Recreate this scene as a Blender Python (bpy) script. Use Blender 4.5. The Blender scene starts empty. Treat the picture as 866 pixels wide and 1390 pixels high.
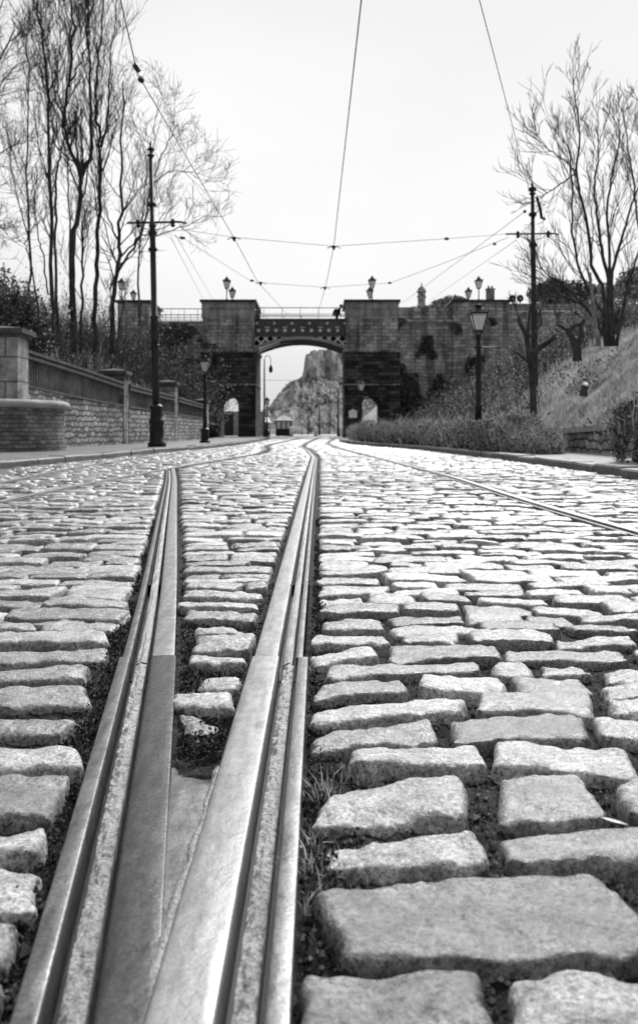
import bpy, math, random
import numpy as np
R = random.Random(7)
RN = np.random.RandomState(11)
scene = bpy.context.scene
COL = scene.collection
F, HC, CX, YH = 1264.0, 0.5, 433.0, 586.0      # focal (px of the 866 px wide picture), eye height, principal column, horizon row


def P(px, py, Y):
    return np.array([(px - CX) * Y / F, Y, HC + (YH - py) * Y / F])


def G(px, py, z=0.0):
    Y = F * (HC - z) / (py - YH)
    return np.array([(px - CX) * Y / F, Y])


# ------------------------------------------------------------------ noise
def _hash(ix, iy, seed):
    n = (ix.astype(np.int64) * 374761393 + iy.astype(np.int64) * 668265263 + seed * 974634777) & 0x7fffffff
    n = ((n ^ (n >> 13)) * 1274126177) & 0x7fffffff
    return ((n ^ (n >> 16)) & 0xffff) / 65535.0


def vnoise(x, y, seed=0):
    x = np.asarray(x, float); y = np.asarray(y, float)
    ix, iy = np.floor(x), np.floor(y)
    fx, fy = x - ix, y - iy
    fx = fx * fx * (3 - 2 * fx); fy = fy * fy * (3 - 2 * fy)
    a = _hash(ix, iy, seed); b = _hash(ix + 1, iy, seed); c = _hash(ix, iy + 1, seed); d = _hash(ix + 1, iy + 1, seed)
    return (a + (b - a) * fx) * (1 - fy) + (c + (d - c) * fx) * fy


def fbm(x, y, seed=0, o=4):
    s = 0; a = .5
    for k in range(o):
        s = s + a * (vnoise(x * 2 ** k, y * 2 ** k, seed + k * 17) - .5)
        a *= .5
    return s * 2


# ------------------------------------------------------------------ mesh collecting
class MB:
    def __init__(self):
        self.v = []; self.f = {}; self.n = 0; self.sm = {}

    def add(self, v, f, smooth=False):
        v = np.asarray(v, float).reshape(-1, 3)
        groups = {}
        if isinstance(f, np.ndarray):
            groups[f.shape[1]] = f
        else:
            for q in f:
                groups.setdefault(len(q), []).append(q)
        for k, a in groups.items():
            self.f.setdefault(k, []).append((np.asarray(a, np.int64) + self.n, smooth))
        self.v.append(v); self.n += len(v)

    def box(self, x0, x1, y0, y1, z0, z1):
        v = [(x, y, z) for z in (z0, z1) for y in (y0, y1) for x in (x0, x1)]
        self.add(v, [(0, 2, 3, 1), (4, 5, 7, 6), (0, 1, 5, 4), (2, 6, 7, 3), (0, 4, 6, 2), (1, 3, 7, 5)])

    def bar(self, a, b, w, h):
        """a box of width w, height h along a-b (horizontal-ish)"""
        a = np.array(a, float); b = np.array(b, float)
        d = (b - a) / np.linalg.norm(b - a)
        s = np.cross(d, (0, 0, 1.0))
        s = s / np.linalg.norm(s) if np.linalg.norm(s) > 1e-6 else np.array((1.0, 0, 0))
        u = np.cross(s, d)
        v = [p + s * i * w / 2 + u * j * h / 2 for p in (a, b) for i, j in ((-1, -1), (1, -1), (1, 1), (-1, 1))]
        self.add(v, [(0, 1, 2, 3), (7, 6, 5, 4), (0, 4, 5, 1), (1, 5, 6, 2), (2, 6, 7, 3), (3, 7, 4, 0)])

    def tube(self, pts, rad, sides=6, cap=True, smooth=True):
        pts = np.asarray(pts, float); n = len(pts)
        rad = np.broadcast_to(np.asarray(rad, float), (n,))
        t = np.gradient(pts, axis=0); t /= np.linalg.norm(t, axis=1)[:, None] + 1e-9
        m = t.mean(0); ref = np.array((1., 0, 0)) if abs(m[0]) < .7 else np.array((0, 1., 0))
        s = np.cross(t, ref); s /= np.linalg.norm(s, axis=1)[:, None] + 1e-9
        u = np.cross(t, s)
        a = np.linspace(0, 2 * math.pi, sides, endpoint=False)
        v = pts[:, None] + rad[:, None, None] * (s[:, None] * np.cos(a)[None, :, None] + u[:, None] * np.sin(a)[None, :, None])
        i = np.arange(n - 1)[:, None] * sides; j = np.arange(sides)[None]; k = (j + 1) % sides
        q = np.stack([i + j, i + k, i + sides + k, i + sides + j], -1).reshape(-1, 4)
        fs = [tuple(x) for x in q] if cap and sides != 4 else q
        if cap:
            fs = [tuple(x) for x in q] + [tuple(range(sides - 1, -1, -1)), tuple(range((n - 1) * sides, n * sides))]
        self.add(v.reshape(-1, 3), fs, smooth)

    def lathe(self, prof, c=(0, 0, 0), sides=16, rot=0., smooth=True, sx=1., sy=1.):
        """prof: (radius, z) from bottom to top"""
        a = np.linspace(0, 2 * math.pi, sides, endpoint=False) + rot
        p = np.array(prof, float); n = len(p)
        v = np.stack([p[:, 0, None] * np.cos(a) * sx, p[:, 0, None] * np.sin(a) * sy, np.repeat(p[:, 1, None], sides, 1)], -1) + np.array(c, float)
        i = np.arange(n - 1)[:, None] * sides; j = np.arange(sides)[None]; k = (j + 1) % sides
        q = np.stack([i + j, i + k, i + sides + k, i + sides + j], -1).reshape(-1, 4)
        self.add(v.reshape(-1, 3), [tuple(x) for x in q] + [tuple(range(sides - 1, -1, -1)), tuple(range((n - 1) * sides, n * sides))], smooth)

    def prism(self, poly, y0, y1):
        """poly in (x,z), extruded along y"""
        n = len(poly)
        v = [(x, y0, z) for x, z in poly] + [(x, y1, z) for x, z in poly]
        self.add(v, [tuple(range(n)), tuple(range(2 * n - 1, n - 1, -1))] + [(i + n, (i + 1) % n + n, (i + 1) % n, i) for i in range(n)])

    def grid(self, V, smooth=True):
        """V: (a,b,3) array"""
        a, b = V.shape[:2]
        i = np.arange(a - 1)[:, None] * b; j = np.arange(b - 1)[None]
        q = np.stack([i + j, i + j + 1, i + b + j + 1, i + b + j], -1).reshape(-1, 4)
        self.add(V.reshape(-1, 3), q, smooth)

    def cards(self, c, size, up=0.0, asp=.6, seed=0):
        """one small leaf-shaped quad at each centre"""
        rs = np.random.RandomState(seed); n = len(c)
        if n == 0: return
        d = rs.normal(size=(n, 3)); d[:, 2] += up; d /= np.linalg.norm(d, axis=1)[:, None]
        e = np.cross(d, rs.normal(size=(n, 3))); e /= np.linalg.norm(e, axis=1)[:, None]
        s = (np.broadcast_to(size, (n,)) * rs.uniform(.6, 1.3, n))[:, None]
        v = np.stack([c - d * s, c + e * s * asp, c + d * s, c - e * s * asp], 1)
        self.add(v.reshape(-1, 3), np.arange(4 * n).reshape(n, 4))

    def blades(self, base, h, lean=.5, w=.004, seed=0):
        rs = np.random.RandomState(seed); n = len(base)
        if n == 0: return
        h = np.broadcast_to(h, (n,)) * rs.uniform(.5, 1.3, n)
        a = rs.uniform(0, 6.28, n); l = np.abs(rs.normal(0, lean, n)) * h
        dx = np.stack([np.cos(a) * l, np.sin(a) * l, h], 1)
        b = rs.uniform(0, 6.28, n); sd = np.stack([np.cos(b), np.sin(b), 0 * b], 1) * w * rs.uniform(.6, 1.4, n)[:, None]
        mid = base + dx * np.array((.35, .35, .6))
        v = np.stack([base - sd, base + sd, mid + sd * .8, mid - sd * .8, base + dx], 1).reshape(-1, 3)
        i = np.arange(n)[:, None] * 5
        self.add(v, np.concatenate([i + 0, i + 1, i + 2, i + 3], 1), True)
        self.f.setdefault(3, []).append((np.concatenate([i + 3, i + 2, i + 4], 1) + self.n - len(v), True))

    def build(self, name, mat, parent=None, base=(0, 0, 0)):
        me = bpy.data.meshes.new(name)
        V = np.concatenate(self.v) - np.array(base, float)
        loops, starts, sm = [], [], []
        pos = 0
        for k, lst in self.f.items():
            for a, s in lst:
                loops.append(a.ravel()); starts.append(pos + np.arange(len(a)) * k); sm.append(np.full(len(a), s)); pos += a.size
        me.vertices.add(len(V)); me.vertices.foreach_set('co', V.ravel())
        L = np.concatenate(loops); S = np.concatenate(starts)
        me.loops.add(len(L)); me.loops.foreach_set('vertex_index', L.astype(np.int32))
        me.polygons.add(len(S)); me.polygons.foreach_set('loop_start', S.astype(np.int32))
        me.polygons.foreach_set('use_smooth', np.concatenate(sm))
        me.update(calc_edges=True); me.validate()
        me.materials.append(mat)
        o = bpy.data.objects.new(name, me); COL.objects.link(o)
        if parent is not None:
            o.parent = parent
        else:
            o.location = base
        return o


def tag(o, label=None, cat=None, group=None, kind=None):
    if label: o['label'] = label
    if cat: o['category'] = cat
    if group: o['group'] = group
    if kind: o['kind'] = kind
    return o


def thing(name, label, cat, loc, group=None, rz=0.):
    o = bpy.data.objects.new(name, None); COL.objects.link(o)
    o.empty_display_size = .2
    o.location = loc; o.rotation_euler = (0, 0, rz)
    return tag(o, label, cat, group)


def copy_tree(o, parent=None):
    c = o.copy(); COL.objects.link(c)
    if parent is not None: c.parent = parent
    for ch in list(o.children): copy_tree(ch, c)
    return c


def struct(mb, name, mat, kind='structure', label=None, cat=None):
    return tag(mb.build(name, mat), label, cat, None, kind)


# ------------------------------------------------------------------ materials (a black-and-white world: all greys)
def nodes_of(name):
    m = bpy.data.materials.new(name); m.use_nodes = True
    nt = m.node_tree; b = nt.nodes['Principled BSDF']
    return m, nt, b


def N(nt, t, **kw):
    n = nt.nodes.new(t)
    for k, v in kw.items():
        if k.startswith('i_'):
            n.inputs[k[2:].replace('_', ' ')].default_value = v
        else:
            setattr(n, k, v)
    return n


def math_(nt, op, a, b=None, clamp=False):
    n = nt.nodes.new('ShaderNodeMath'); n.operation = op; n.use_clamp = clamp
    for i, x in enumerate((a, b)):
        if x is None: continue
        if isinstance(x, (int, float)): n.inputs[i].default_value = x
        else: nt.links.new(x, n.inputs[i])
    return n.outputs[0]


def noise(nt, vec, scale, detail=4., rough=.6):
    n = N(nt, 'ShaderNodeTexNoise', i_Scale=scale, i_Detail=detail, i_Roughness=rough)
    nt.links.new(vec, n.inputs['Vector'])
    return n.outputs['Fac']


def ramp(nt, x, a, b, lo=0., hi=1.):
    n = nt.nodes.new('ShaderNodeMapRange'); n.clamp = True
    nt.links.new(x, n.inputs[0])
    for i, v in zip((1, 2, 3, 4), (a, b, lo, hi)): n.inputs[i].default_value = v
    return n.outputs[0]


def grey(nt, x, sock):
    c = nt.nodes.new('ShaderNodeCombineColor')
    for i in range(3): nt.links.new(x, c.inputs[i])
    nt.links.new(c.outputs[0], sock)


def bump(nt, h, b, strength, dist, prev=None):
    n = nt.nodes.new('ShaderNodeBump'); n.inputs['Strength'].default_value = strength; n.inputs['Distance'].default_value = dist
    nt.links.new(h, n.inputs['Height'])
    if prev is not None: nt.links.new(prev, n.inputs['Normal'])
    nt.links.new(n.outputs[0], b.inputs['Normal'])
    return n.outputs[0]


def mat(name, val, rough=.8, spec=.4, metal=0., ns=8., na=.35, fs=0., fa=0., bs=0., bd=.005, bstr=.6, coat=0., isl=0., sub=0., alt=None):
    """val: mean grey. ns/na: large blotches, fs/fa: fine speckle, bs/bd: bump scale and depth, isl: variation per loose piece"""
    m, nt, b = nodes_of(name)
    g = nt.nodes.new('ShaderNodeNewGeometry')
    tc = nt.nodes.new('ShaderNodeTexCoord')
    pos = tc.outputs['Object'] if alt == 'obj' else g.outputs['Position']
    x = ramp(nt, noise(nt, pos, ns), .3, .7, val * (1 - na), val * (1 + na))
    if fa:
        x = math_(nt, 'MULTIPLY', x, ramp(nt, noise(nt, pos, fs, 3.), .3, .7, 1 - fa, 1 + fa))
    if isl:
        x = math_(nt, 'MULTIPLY', x, ramp(nt, g.outputs['Random Per Island'], 0, 1, 1 - isl, 1 + isl))
    grey(nt, x, b.inputs['Base Color'])
    b.inputs['Roughness'].default_value = rough; b.inputs['Specular IOR Level'].default_value = spec
    b.inputs['Metallic'].default_value = metal
    if coat: b.inputs['Coat Weight'].default_value = coat; b.inputs['Coat Roughness'].default_value = .2
    if bs: bump(nt, noise(nt, pos, bs, 6., .65), b, bstr, bd)
    return m


def sett_mat():
    m, nt, b = nodes_of('granite_sett')
    g = nt.nodes.new('ShaderNodeNewGeometry'); pos = g.outputs['Position']; isl = g.outputs['Random Per Island']
    x = ramp(nt, noise(nt, pos, 26., 5., .65), .30, .70, .28, .52)
    x = math_(nt, 'MULTIPLY', x, ramp(nt, noise(nt, pos, 150., 5., .8), .40, .60, .36, 1.55))
    x = math_(nt, 'MULTIPLY', x, ramp(nt, noise(nt, pos, 400., 3., .7), .35, .65, .7, 1.28))
    x = math_(nt, 'MULTIPLY', x, ramp(nt, noise(nt, pos, 75., 3., .6), .62, .70, 1., .35))     # dark pits and lichen
    x = math_(nt, 'MULTIPLY', x, ramp(nt, isl, 0, 1, .55, 1.35))
    x = math_(nt, 'MULTIPLY', x, ramp(nt, noise(nt, pos, 11., 5., .65), .34, .62, .62, 1.18))    # broad stains
    grey(nt, x, b.inputs['Base Color'])
    r = ramp(nt, noise(nt, pos, 60., 4.), .3, .7, .16, .35)
    nt.links.new(math_(nt, 'ADD', r, ramp(nt, isl, 0, 1, -.06, .1)), b.inputs['Roughness'])
    # worn, polished tops and rough hewn sides
    sn = nt.nodes.new('ShaderNodeSeparateXYZ'); nt.links.new(g.outputs['Normal'], sn.inputs[0])
    nt.links.new(ramp(nt, sn.outputs[2], .55, .93, .12, .9), b.inputs['Specular IOR Level'])
    n1 = bump(nt, noise(nt, pos, 42., 6., .72), b, .8, .009)
    n2 = bump(nt, noise(nt, pos, 210., 6., .8), b, .7, .002, n1)
    return m


def soil_mat():
    m, nt, b = nodes_of('gritty_soil')
    g = nt.nodes.new('ShaderNodeNewGeometry'); pos = g.outputs['Position']
    x = ramp(nt, noise(nt, pos, 30., 5., .7), .3, .7, .006, .035)
    sp = ramp(nt, noise(nt, pos, 160., 2., .5), .62, .72, 0., .14)
    grey(nt, math_(nt, 'ADD', x, sp), b.inputs['Base Color'])
    b.inputs['Roughness'].default_value = .85; b.inputs['Specular IOR Level'].default_value = .3
    bump(nt, noise(nt, pos, 120., 5., .7), b, 1., .012)
    return m


def steel_mat(name, lo, hi, r0, r1, speck=.0, metal=.85, bd=.0008, bs=120.):
    m, nt, b = nodes_of(name)
    g = nt.nodes.new('ShaderNodeNewGeometry'); pos = g.outputs['Position']
    mp = nt.nodes.new('ShaderNodeMapping'); mp.inputs['Scale'].default_value = (1, .12, 1); nt.links.new(pos, mp.inputs['Vector'])
    x = ramp(nt, noise(nt, mp.outputs[0], 60., 5., .6), .3, .7, lo, hi)
    if speck:
        x = math_(nt, 'MULTIPLY', x, ramp(nt, noise(nt, pos, 240., 4., .75), .42, .56, 1 - speck, 1.))
    grey(nt, x, b.inputs['Base Color'])
    b.inputs['Metallic'].default_value = metal
    nt.links.new(ramp(nt, noise(nt, pos, 35., 4.), .3, .7, r0, r1), b.inputs['Roughness'])
    bump(nt, noise(nt, pos, bs, 5., .7), b, .6, bd)
    return m


def masonry_mat(name, lo, hi, bw, bh, mortar=.02, stain=(.5, .55, .7, .3), mcol=.06, bd=.02, soot=0., wobble=0.):
    m, nt, b = nodes_of(name)
    g = nt.nodes.new('ShaderNodeNewGeometry'); pos = g.outputs['Position']
    s = nt.nodes.new('ShaderNodeSeparateXYZ'); nt.links.new(pos, s.inputs[0])
    c = nt.nodes.new('ShaderNodeCombineXYZ')
    nt.links.new(math_(nt, 'ADD', s.outputs[0], s.outputs[1]), c.inputs[0]); nt.links.new(s.outputs[2], c.inputs[1])
    wob = nt.nodes.new('ShaderNodeVectorMath'); wob.operation = 'MULTIPLY_ADD'
    nz = N(nt, 'ShaderNodeTexNoise', i_Scale=3., i_Detail=3.); nt.links.new(pos, nz.inputs['Vector'])
    nt.links.new(nz.outputs['Color'], wob.inputs[0]); wob.inputs[1].default_value = (wobble or bh * .35,) * 3; nt.links.new(c.outputs[0], wob.inputs[2])
    br = N(nt, 'ShaderNodeTexBrick', i_Scale=1., i_Mortar_Size=mortar, i_Brick_Width=bw, i_Row_Height=bh, i_Mortar_Smooth=.3, i_Bias=0.)
    br.inputs['Color1'].default_value = (lo, lo, lo, 1); br.inputs['Color2'].default_value = (hi, hi, hi, 1); br.inputs['Mortar'].default_value = (mcol,) * 3 + (1,)
    nt.links.new(wob.outputs[0], br.inputs['Vector'])
    bw_ = nt.nodes.new('ShaderNodeRGBToBW'); nt.links.new(br.outputs['Color'], bw_.inputs[0])
    ns, a, b2, lowest = stain
    x = math_(nt, 'MULTIPLY', bw_.outputs[0], ramp(nt, noise(nt, pos, ns, 6., .65), a - .2, b2, lowest, 1.25))
    x = math_(nt, 'MULTIPLY', x, ramp(nt, noise(nt, pos, 14., 4., .7), .3, .7, .7, 1.3))
    # long soot streaks that run down the face
    mp = nt.nodes.new('ShaderNodeMapping'); mp.inputs['Scale'].default_value = (1.1, 1.1, .14); nt.links.new(pos, mp.inputs['Vector'])
    x = math_(nt, 'MULTIPLY', x, ramp(nt, noise(nt, mp.outputs[0], 1.4, 4., .6), .38, .56, 1 - soot, 1.))
    grey(nt, x, b.inputs['Base Color'])
    b.inputs['Roughness'].default_value = .9; b.inputs['Specular IOR Level'].default_value = .25
    h = math_(nt, 'ADD', math_(nt, 'MULTIPLY', br.outputs['Fac'], -1.), noise(nt, pos, 12., 5.))
    bump(nt, h, b, .8, bd)
    return m


def glass_mat():
    m, nt, b = nodes_of('lamp_glass')
    b.inputs['Base Color'].default_value = (.85, .85, .85, 1); b.inputs['Roughness'].default_value = .25
    b.inputs['Transmission Weight'].default_value = .35; b.inputs['IOR'].default_value = 1.1
    return m


M = dict(
    sett=sett_mat(), soil=soil_mat(),
    steel=steel_mat('polished_rail_steel', .17, .34, .30, .48, metal=.6, speck=.15, bd=.0012, bs=70.),
    dullsteel=steel_mat('dull_rail_steel', .04, .12, .20, .36, speck=.4, metal=.6, bd=.001),
    lipsteel=steel_mat('worn_lip_steel', .09, .26, .24, .42, speck=.4, metal=.6, bd=.001),
    rust=steel_mat('rough_groove_floor', .26, .55, .3, .6, speck=.6, metal=.15, bd=.012, bs=90.),
    kerb=mat('kerb_granite', .13, .5, ns=9, na=.5, fs=60, fa=.3, bs=30, bd=.01, isl=.25),
    pave=mat('pavement_asphalt', .22, .4, ns=3, na=.3, fs=50, fa=.25, bs=50, bd=.004),
    path=mat('path_gravel', .30, .7, ns=4, na=.3, fs=40, fa=.3, bs=40, bd=.01),
    earth=mat('earth', .08, .9, ns=.6, na=.5, fs=6, fa=.4, bs=5, bd=.1),
    bank=mat('bank_turf', .42, .95, spec=.1, ns=.9, na=.5, fs=9, fa=.4, bs=6, bd=.1),
    wood_floor=mat('leaf_litter', .12, .95, spec=.1, ns=1.2, na=.6, fs=11, fa=.5, bs=6, bd=.12),
    iron=mat('black_painted_iron', .012, .45, ns=6, na=.3, bs=30, bd=.001),
    pole=mat('dark_painted_pole', .035, .5, ns=3, na=.4, bs=20, bd=.001),
    panel=mat('dark_fence_sheet', .10, .6, ns=1.2, na=.6, fs=9, fa=.4, bs=8, bd=.004),
    coping=mat('coping_stone', .09, .8, ns=4, na=.5, fs=25, fa=.3, bs=14, bd=.02),
    slab=mat('pale_slab', .34, .75, ns=3, na=.35, fs=25, fa=.25, bs=14, bd=.01),
    rubble=masonry_mat('rubble_wall', .17, .52, .36, .15, .025, (.9, .45, .6, .45), .07, .04, wobble=.22),
    brick=masonry_mat('dark_brick', .13, .30, .24, .085, .012, (1.3, .5, .62, .4), .11, .01),
    bridge=masonry_mat('bridge_stone', .32, .62, .62, .3, .025, (.42, .45, .60, .30), .2, .04, soot=.6, wobble=.25),
    soot=masonry_mat('sooty_bridge_stone', .03, .14, .62, .3, .02, (.7, .5, .66, .25), .006, .03),
    dress=masonry_mat('dressed_stone', .32, .50, 1.2, .5, .012, (.8, .45, .6, .45), .14, .02, soot=.45, wobble=.05),
    pillar=masonry_mat('pillar_stone', .40, .46, .9, .55, .02, (2.2, .52, .62, .35),   .17, .02, soot=.55, wobble=.025),
    girder=mat('girder_paint', .09, .5, ns=2, na=.4),
    pale=mat('pale_paint', .8, .5, ns=6, na=.2),
    white=mat('white_paint', .88, .5, ns=6, na=.03),
    lattice=mat('grey_paint', .72, .5, ns=3, na=.3),
    bark=mat('bark', .08, .9, spec=.2, ns=2.5, na=.5, fs=20, fa=.4, bs=25, bd=.02),
    bark2=mat('dark_bark', .06, .9, spec=.2, ns=2.5, na=.5, fs=20, fa=.4, bs=25, bd=.02),
    palebark=mat('silver_bark', .25, .85, spec=.2, ns=3., na=.5, fs=20, fa=.4, bs=25, bd=.01),
    twig=mat('twigs', .05, .9, spec=.2, ns=2, na=.3),
    leaf=mat('dark_leaves', .09, .6, spec=.3, ns=1.2, na=.5, isl=.7),
    dryleaf=mat('dry_leaves', .30, .8, spec=.2, ns=.8, na=.5, isl=.8),
    paleleaf=mat('pale_leaves', .65, .8, spec=.2, ns=.8, na=.4, isl=.5),
    dry=mat('dry_grass', .66, .9, spec=.15, ns=1.4, na=.55, isl=.5),
    straw=mat('straw', .7, .8, spec=.2, ns=30, na=.3, isl=.4),
    moss=mat('moss', .06, .95, spec=.1, ns=60, na=.5, isl=.6),
    grit=mat('grit', .16, .8, ns=40, na=.5, isl=.8),
    wire=mat('wire', .05, .5, ns=3, na=.1),
    coat=mat('dark_coat', .012, .9, ns=9, na=.3), skin=mat('skin', .3, .6, ns=9, na=.1), hair=mat('hair', .02, .7, ns=9, na=.2),
    rock=masonry_mat('quarry_rock', .20, .40, 9., 6., .02, (.045, .45, .62, .4), .20, .4, soot=.45),
    hill=mat('hillside', .16, .95, spec=.1, ns=.06, na=.5, fs=.35, fa=.45, bs=.3, bd=2.),
    glass=glass_mat(),
    roofpale=mat('pale_roof', .75, .7, ns=2, na=.2),
)

# ------------------------------------------------------------------ lines on the ground
def smooth_line(pts, step=.25):
    pts = np.array(pts, float)
    Y = np.arange(pts[0, 1], pts[-1, 1] + 1e-6, step)
    X = np.interp(Y, pts[:, 1], pts[:, 0])
    k = max(1, int(1.6 / step))
    Xp = np.pad(X, k, mode='reflect', reflect_type='odd')
    w = np.hanning(2 * k + 3)[1:-1]; w /= w.sum()
    return np.stack([np.convolve(Xp, w, 'valid'), Y], 1)


KL = [(-4.4, 1), (-4.35, 12.6), (-4.2, 14.4), (-4.02, 17.1), (-3.85, 21.8), (-3.3, 29), (-3.12, 38), (-3.15, 48), (-3.4, 60), (-3.75, 71)]
KR = [(3.4, 1), (3.38, 9.9), (3.34, 14), (3.3, 17), (3.1, 20.4), (2.75, 26.7), (1.95, 32), (1.35, 37), (1.05, 46), (1.2, 54), (1.7, 60), (2.15, 75.9)]
RAIL_R = [(-.150, .45), (-.150, 12), (-.142, 18.6), (-.40, 27), (-.70, 32), (-.72, 38), (-.60, 48), (-.30, 70), (0, 95)]       # left edge of the head
RAIL_L = [(-.215, .45), (-.277, .9), (-.327, 1.23), (-.366, 1.527), (-.444, 2.09), (-.572, 2.95), (-.968, 5.54), (-1.628, 9.87), (-2.12, 12.9)]  # left edge of the lip
RAIL_A = [(-2.30, .6), (-2.29, 6.6), (-2.27, 8.5), (-2.13, 11.3), (-2.02, 13.4), (-1.42, 21.4), (-1.55, 27), (-1.95, 32), (-2.0, 38), (-1.9, 48), (-1.6, 70), (-1.3, 95)]
RAIL_F = [(-3.1, .6), (-3.14, 9.3), (-3.42, 13), (-3.5, 17), (-3.3, 22), (-2.85, 28), (-2.7, 33)]
RAIL_B = [(1.66, .6), (1.60, 4.7), (1.53, 5.6), (1.49, 7.2), (1.48, 10.4), (1.34, 13.2), (.91, 21.8), (.55, 29), (.33, 38), (.31, 42), (.5, 50), (.8, 60), (1.4, 80)]


def lerp(line, y):
    a = np.array(line); return np.interp(y, a[:, 1], a[:, 0])


def sweep(mb, line, prof, y0=None, y1=None, step=.25, jit=0., seed=0, smooth=False, cap=True):
    """profile points (offset in x, z) swept along a ground line; straight spans are exact"""
    L = smooth_line(line, step)
    if len(line) and (y0 is not None or y1 is not None):
        y0 = L[0, 1] if y0 is None else y0; y1 = L[-1, 1] if y1 is None else y1
        n = max(2, int((y1 - y0) / step) + 1)
        Y = np.linspace(y0, y1, n); L = np.stack([np.interp(Y, L[:, 1], L[:, 0]), Y], 1)
    p = np.array(prof, float)
    t = np.gradient(L, axis=0); t /= np.linalg.norm(t, axis=1)[:, None]
    nx = np.stack([t[:, 1], -t[:, 0]], 1)
    V = np.zeros((len(L), len(p), 3))
    V[:, :, 0] = L[:, None, 0] + nx[:, None, 0] * p[None, :, 0]
    V[:, :, 1] = L[:, None, 1] + nx[:, None, 1] * p[None, :, 0]
    V[:, :, 2] = p[None, :, 1]
    if jit:
        V[:, 1:-1, 2] += jit * fbm(V[:, 1:-1, 1] * 45, V[:, 1:-1, 0] * 90, seed, 4)
    mb.grid(V, smooth)
    if cap:
        a, b = V.shape[:2]
        mb.add(V[0], [tuple(range(b))]); mb.add(V[-1], [tuple(range(b - 1, -1, -1))])


def head_sweep(mb, line, a, b, z, r, y0, y1, step):
    """a rolled bar: rounded shoulders and a slightly worn, crowned top, with straight sides below"""
    t = np.linspace(math.pi / 2, 0, 5)
    top = [(a + r - r * math.sin(q), z - r + r * math.cos(q)) for q in t]
    top += [(a + r + (b - a - 2 * r) * f, z + .0006 * (1 - (2 * f - 1) ** 2)) for f in (.2, .4, .6, .8)]
    top += [(b - r + r * math.sin(q), z - r + r * math.cos(q)) for q in t[::-1]]
    sweep(mb, line, top, y0, y1, step, 0, 0, True, False)
    sweep(mb, line, [(a, -.11), (a, z - r)], y0, y1, step, 0, 0, False, False)
    sweep(mb, line, [(b, z - r), (b, -.11)], y0, y1, step, 0, 0, False, False)
    for yy in (y0, y1):
        L = smooth_line(line, .25); x = np.interp(yy, L[:, 1], L[:, 0])
        p = [(a, -.11)] + top + [(b, -.11)]
        mb.add([(x + o, yy, zz) for o, zz in p], [tuple(range(len(p)))])


def rail(name, label, line, sections, y0, y1, step, mats, base, group=None):
    """sections: list of (part name, a, b, kind)"""
    t = thing(name, label, 'tram rail', (base[0], base[1], 0), group)
    for i, (pn, a, b, kind) in enumerate(sections):
        mb = MB()
        if kind == 'floor':
            n = 9
            pr = [(a, -.11)] + [(a + (b - a) * k / (n - 1), -.019 - .006 * abs(k / (n - 1) - .5)) for k in range(n)] + [(b, -.11)]
            sweep(mb, line, pr, y0, y1, step, .006, 3 + i, True)
        else:
            head_sweep(mb, line, a, b, kind, .0028 if pn == 'lip' else .004, y0, y1, step)
        mb.build(pn, mats[i], t, (base[0], base[1], 0))
    # the web below, closing the slots
    mb = MB(); a = min(s[1] for s in sections); b = max(s[2] for s in sections)
    sweep(mb, line, [(a + .004, -.14), (a + .004, -.06), (b - .004, -.06), (b - .004, -.14)], y0, y1, max(step, .1))
    mb.build('web', M['iron'], t, (base[0], base[1], 0))
    return t


YJ = 2.075
SEC_L = [('lip', 0, .024, -.002), ('groove_floor', .036, .060, 'floor'), ('rail_head', .071, .126, 0.)]
SEC_R = [('rail_head', 0, .062, 0.), ('groove_floor', .072, .094, 'floor'), ('lip', .103, .126, -.002)]
SEC_LF = [('lip', .006, .024, -.006), ('groove_floor', .037, .060, 'floor'), ('rail_head', .071, .122, -.005)]
SEC_RF = [('rail_head', .004, .058, -.005), ('groove_floor', .069, .090, 'floor'), ('lip', .098, .114, -.006)]
ml = [M['lipsteel'], M['rust'], M['dullsteel']]; mr = [M['steel'], M['rust'], M['lipsteel']]
rail('tram_rail', 'grooved rail running straight away up the middle of the setts, bright and polished', RAIL_R, SEC_RF, YJ + .012, 95, .06, mr, (-.09, YJ), 'grooved tram rails')
rail('tram_rail', 'grooved rail slanting away to the left from the forked crossing', RAIL_L, SEC_LF, YJ + .012, 12.9, .06, [M['lipsteel'], M['rust'], M['steel']], (-.38, YJ), 'grooved tram rails')
SEC_A = [('rail_head', -.058, 0, 0.), ('groove_floor', .008, .034, 'floor'), ('lip', .042, .062, -.003)]
SEC_B = [('lip', -.062, -.042, -.003), ('groove_floor', -.034, -.008, 'floor'), ('rail_head', 0, .058, 0.)]
rail('tram_rail', 'grooved rail that the slanting rail runs into, on the left of the road', RAIL_A, SEC_A, .6, 95, .2, mr, (-2.3, .6), 'grooved tram rails')
rail('tram_rail', 'short faint grooved rail nearest the left kerb and stone wall', RAIL_F, SEC_A, .6, 33, .2, mr, (-3.1, .6), 'grooved tram rails')
rail('tram_rail', 'grooved rail nearest the right kerb, curving in from the right', RAIL_B, SEC_B, .6, 80, .2, [M['lipsteel'], M['rust'], M['steel']], (1.66, .6), 'grooved tram rails')

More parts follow.
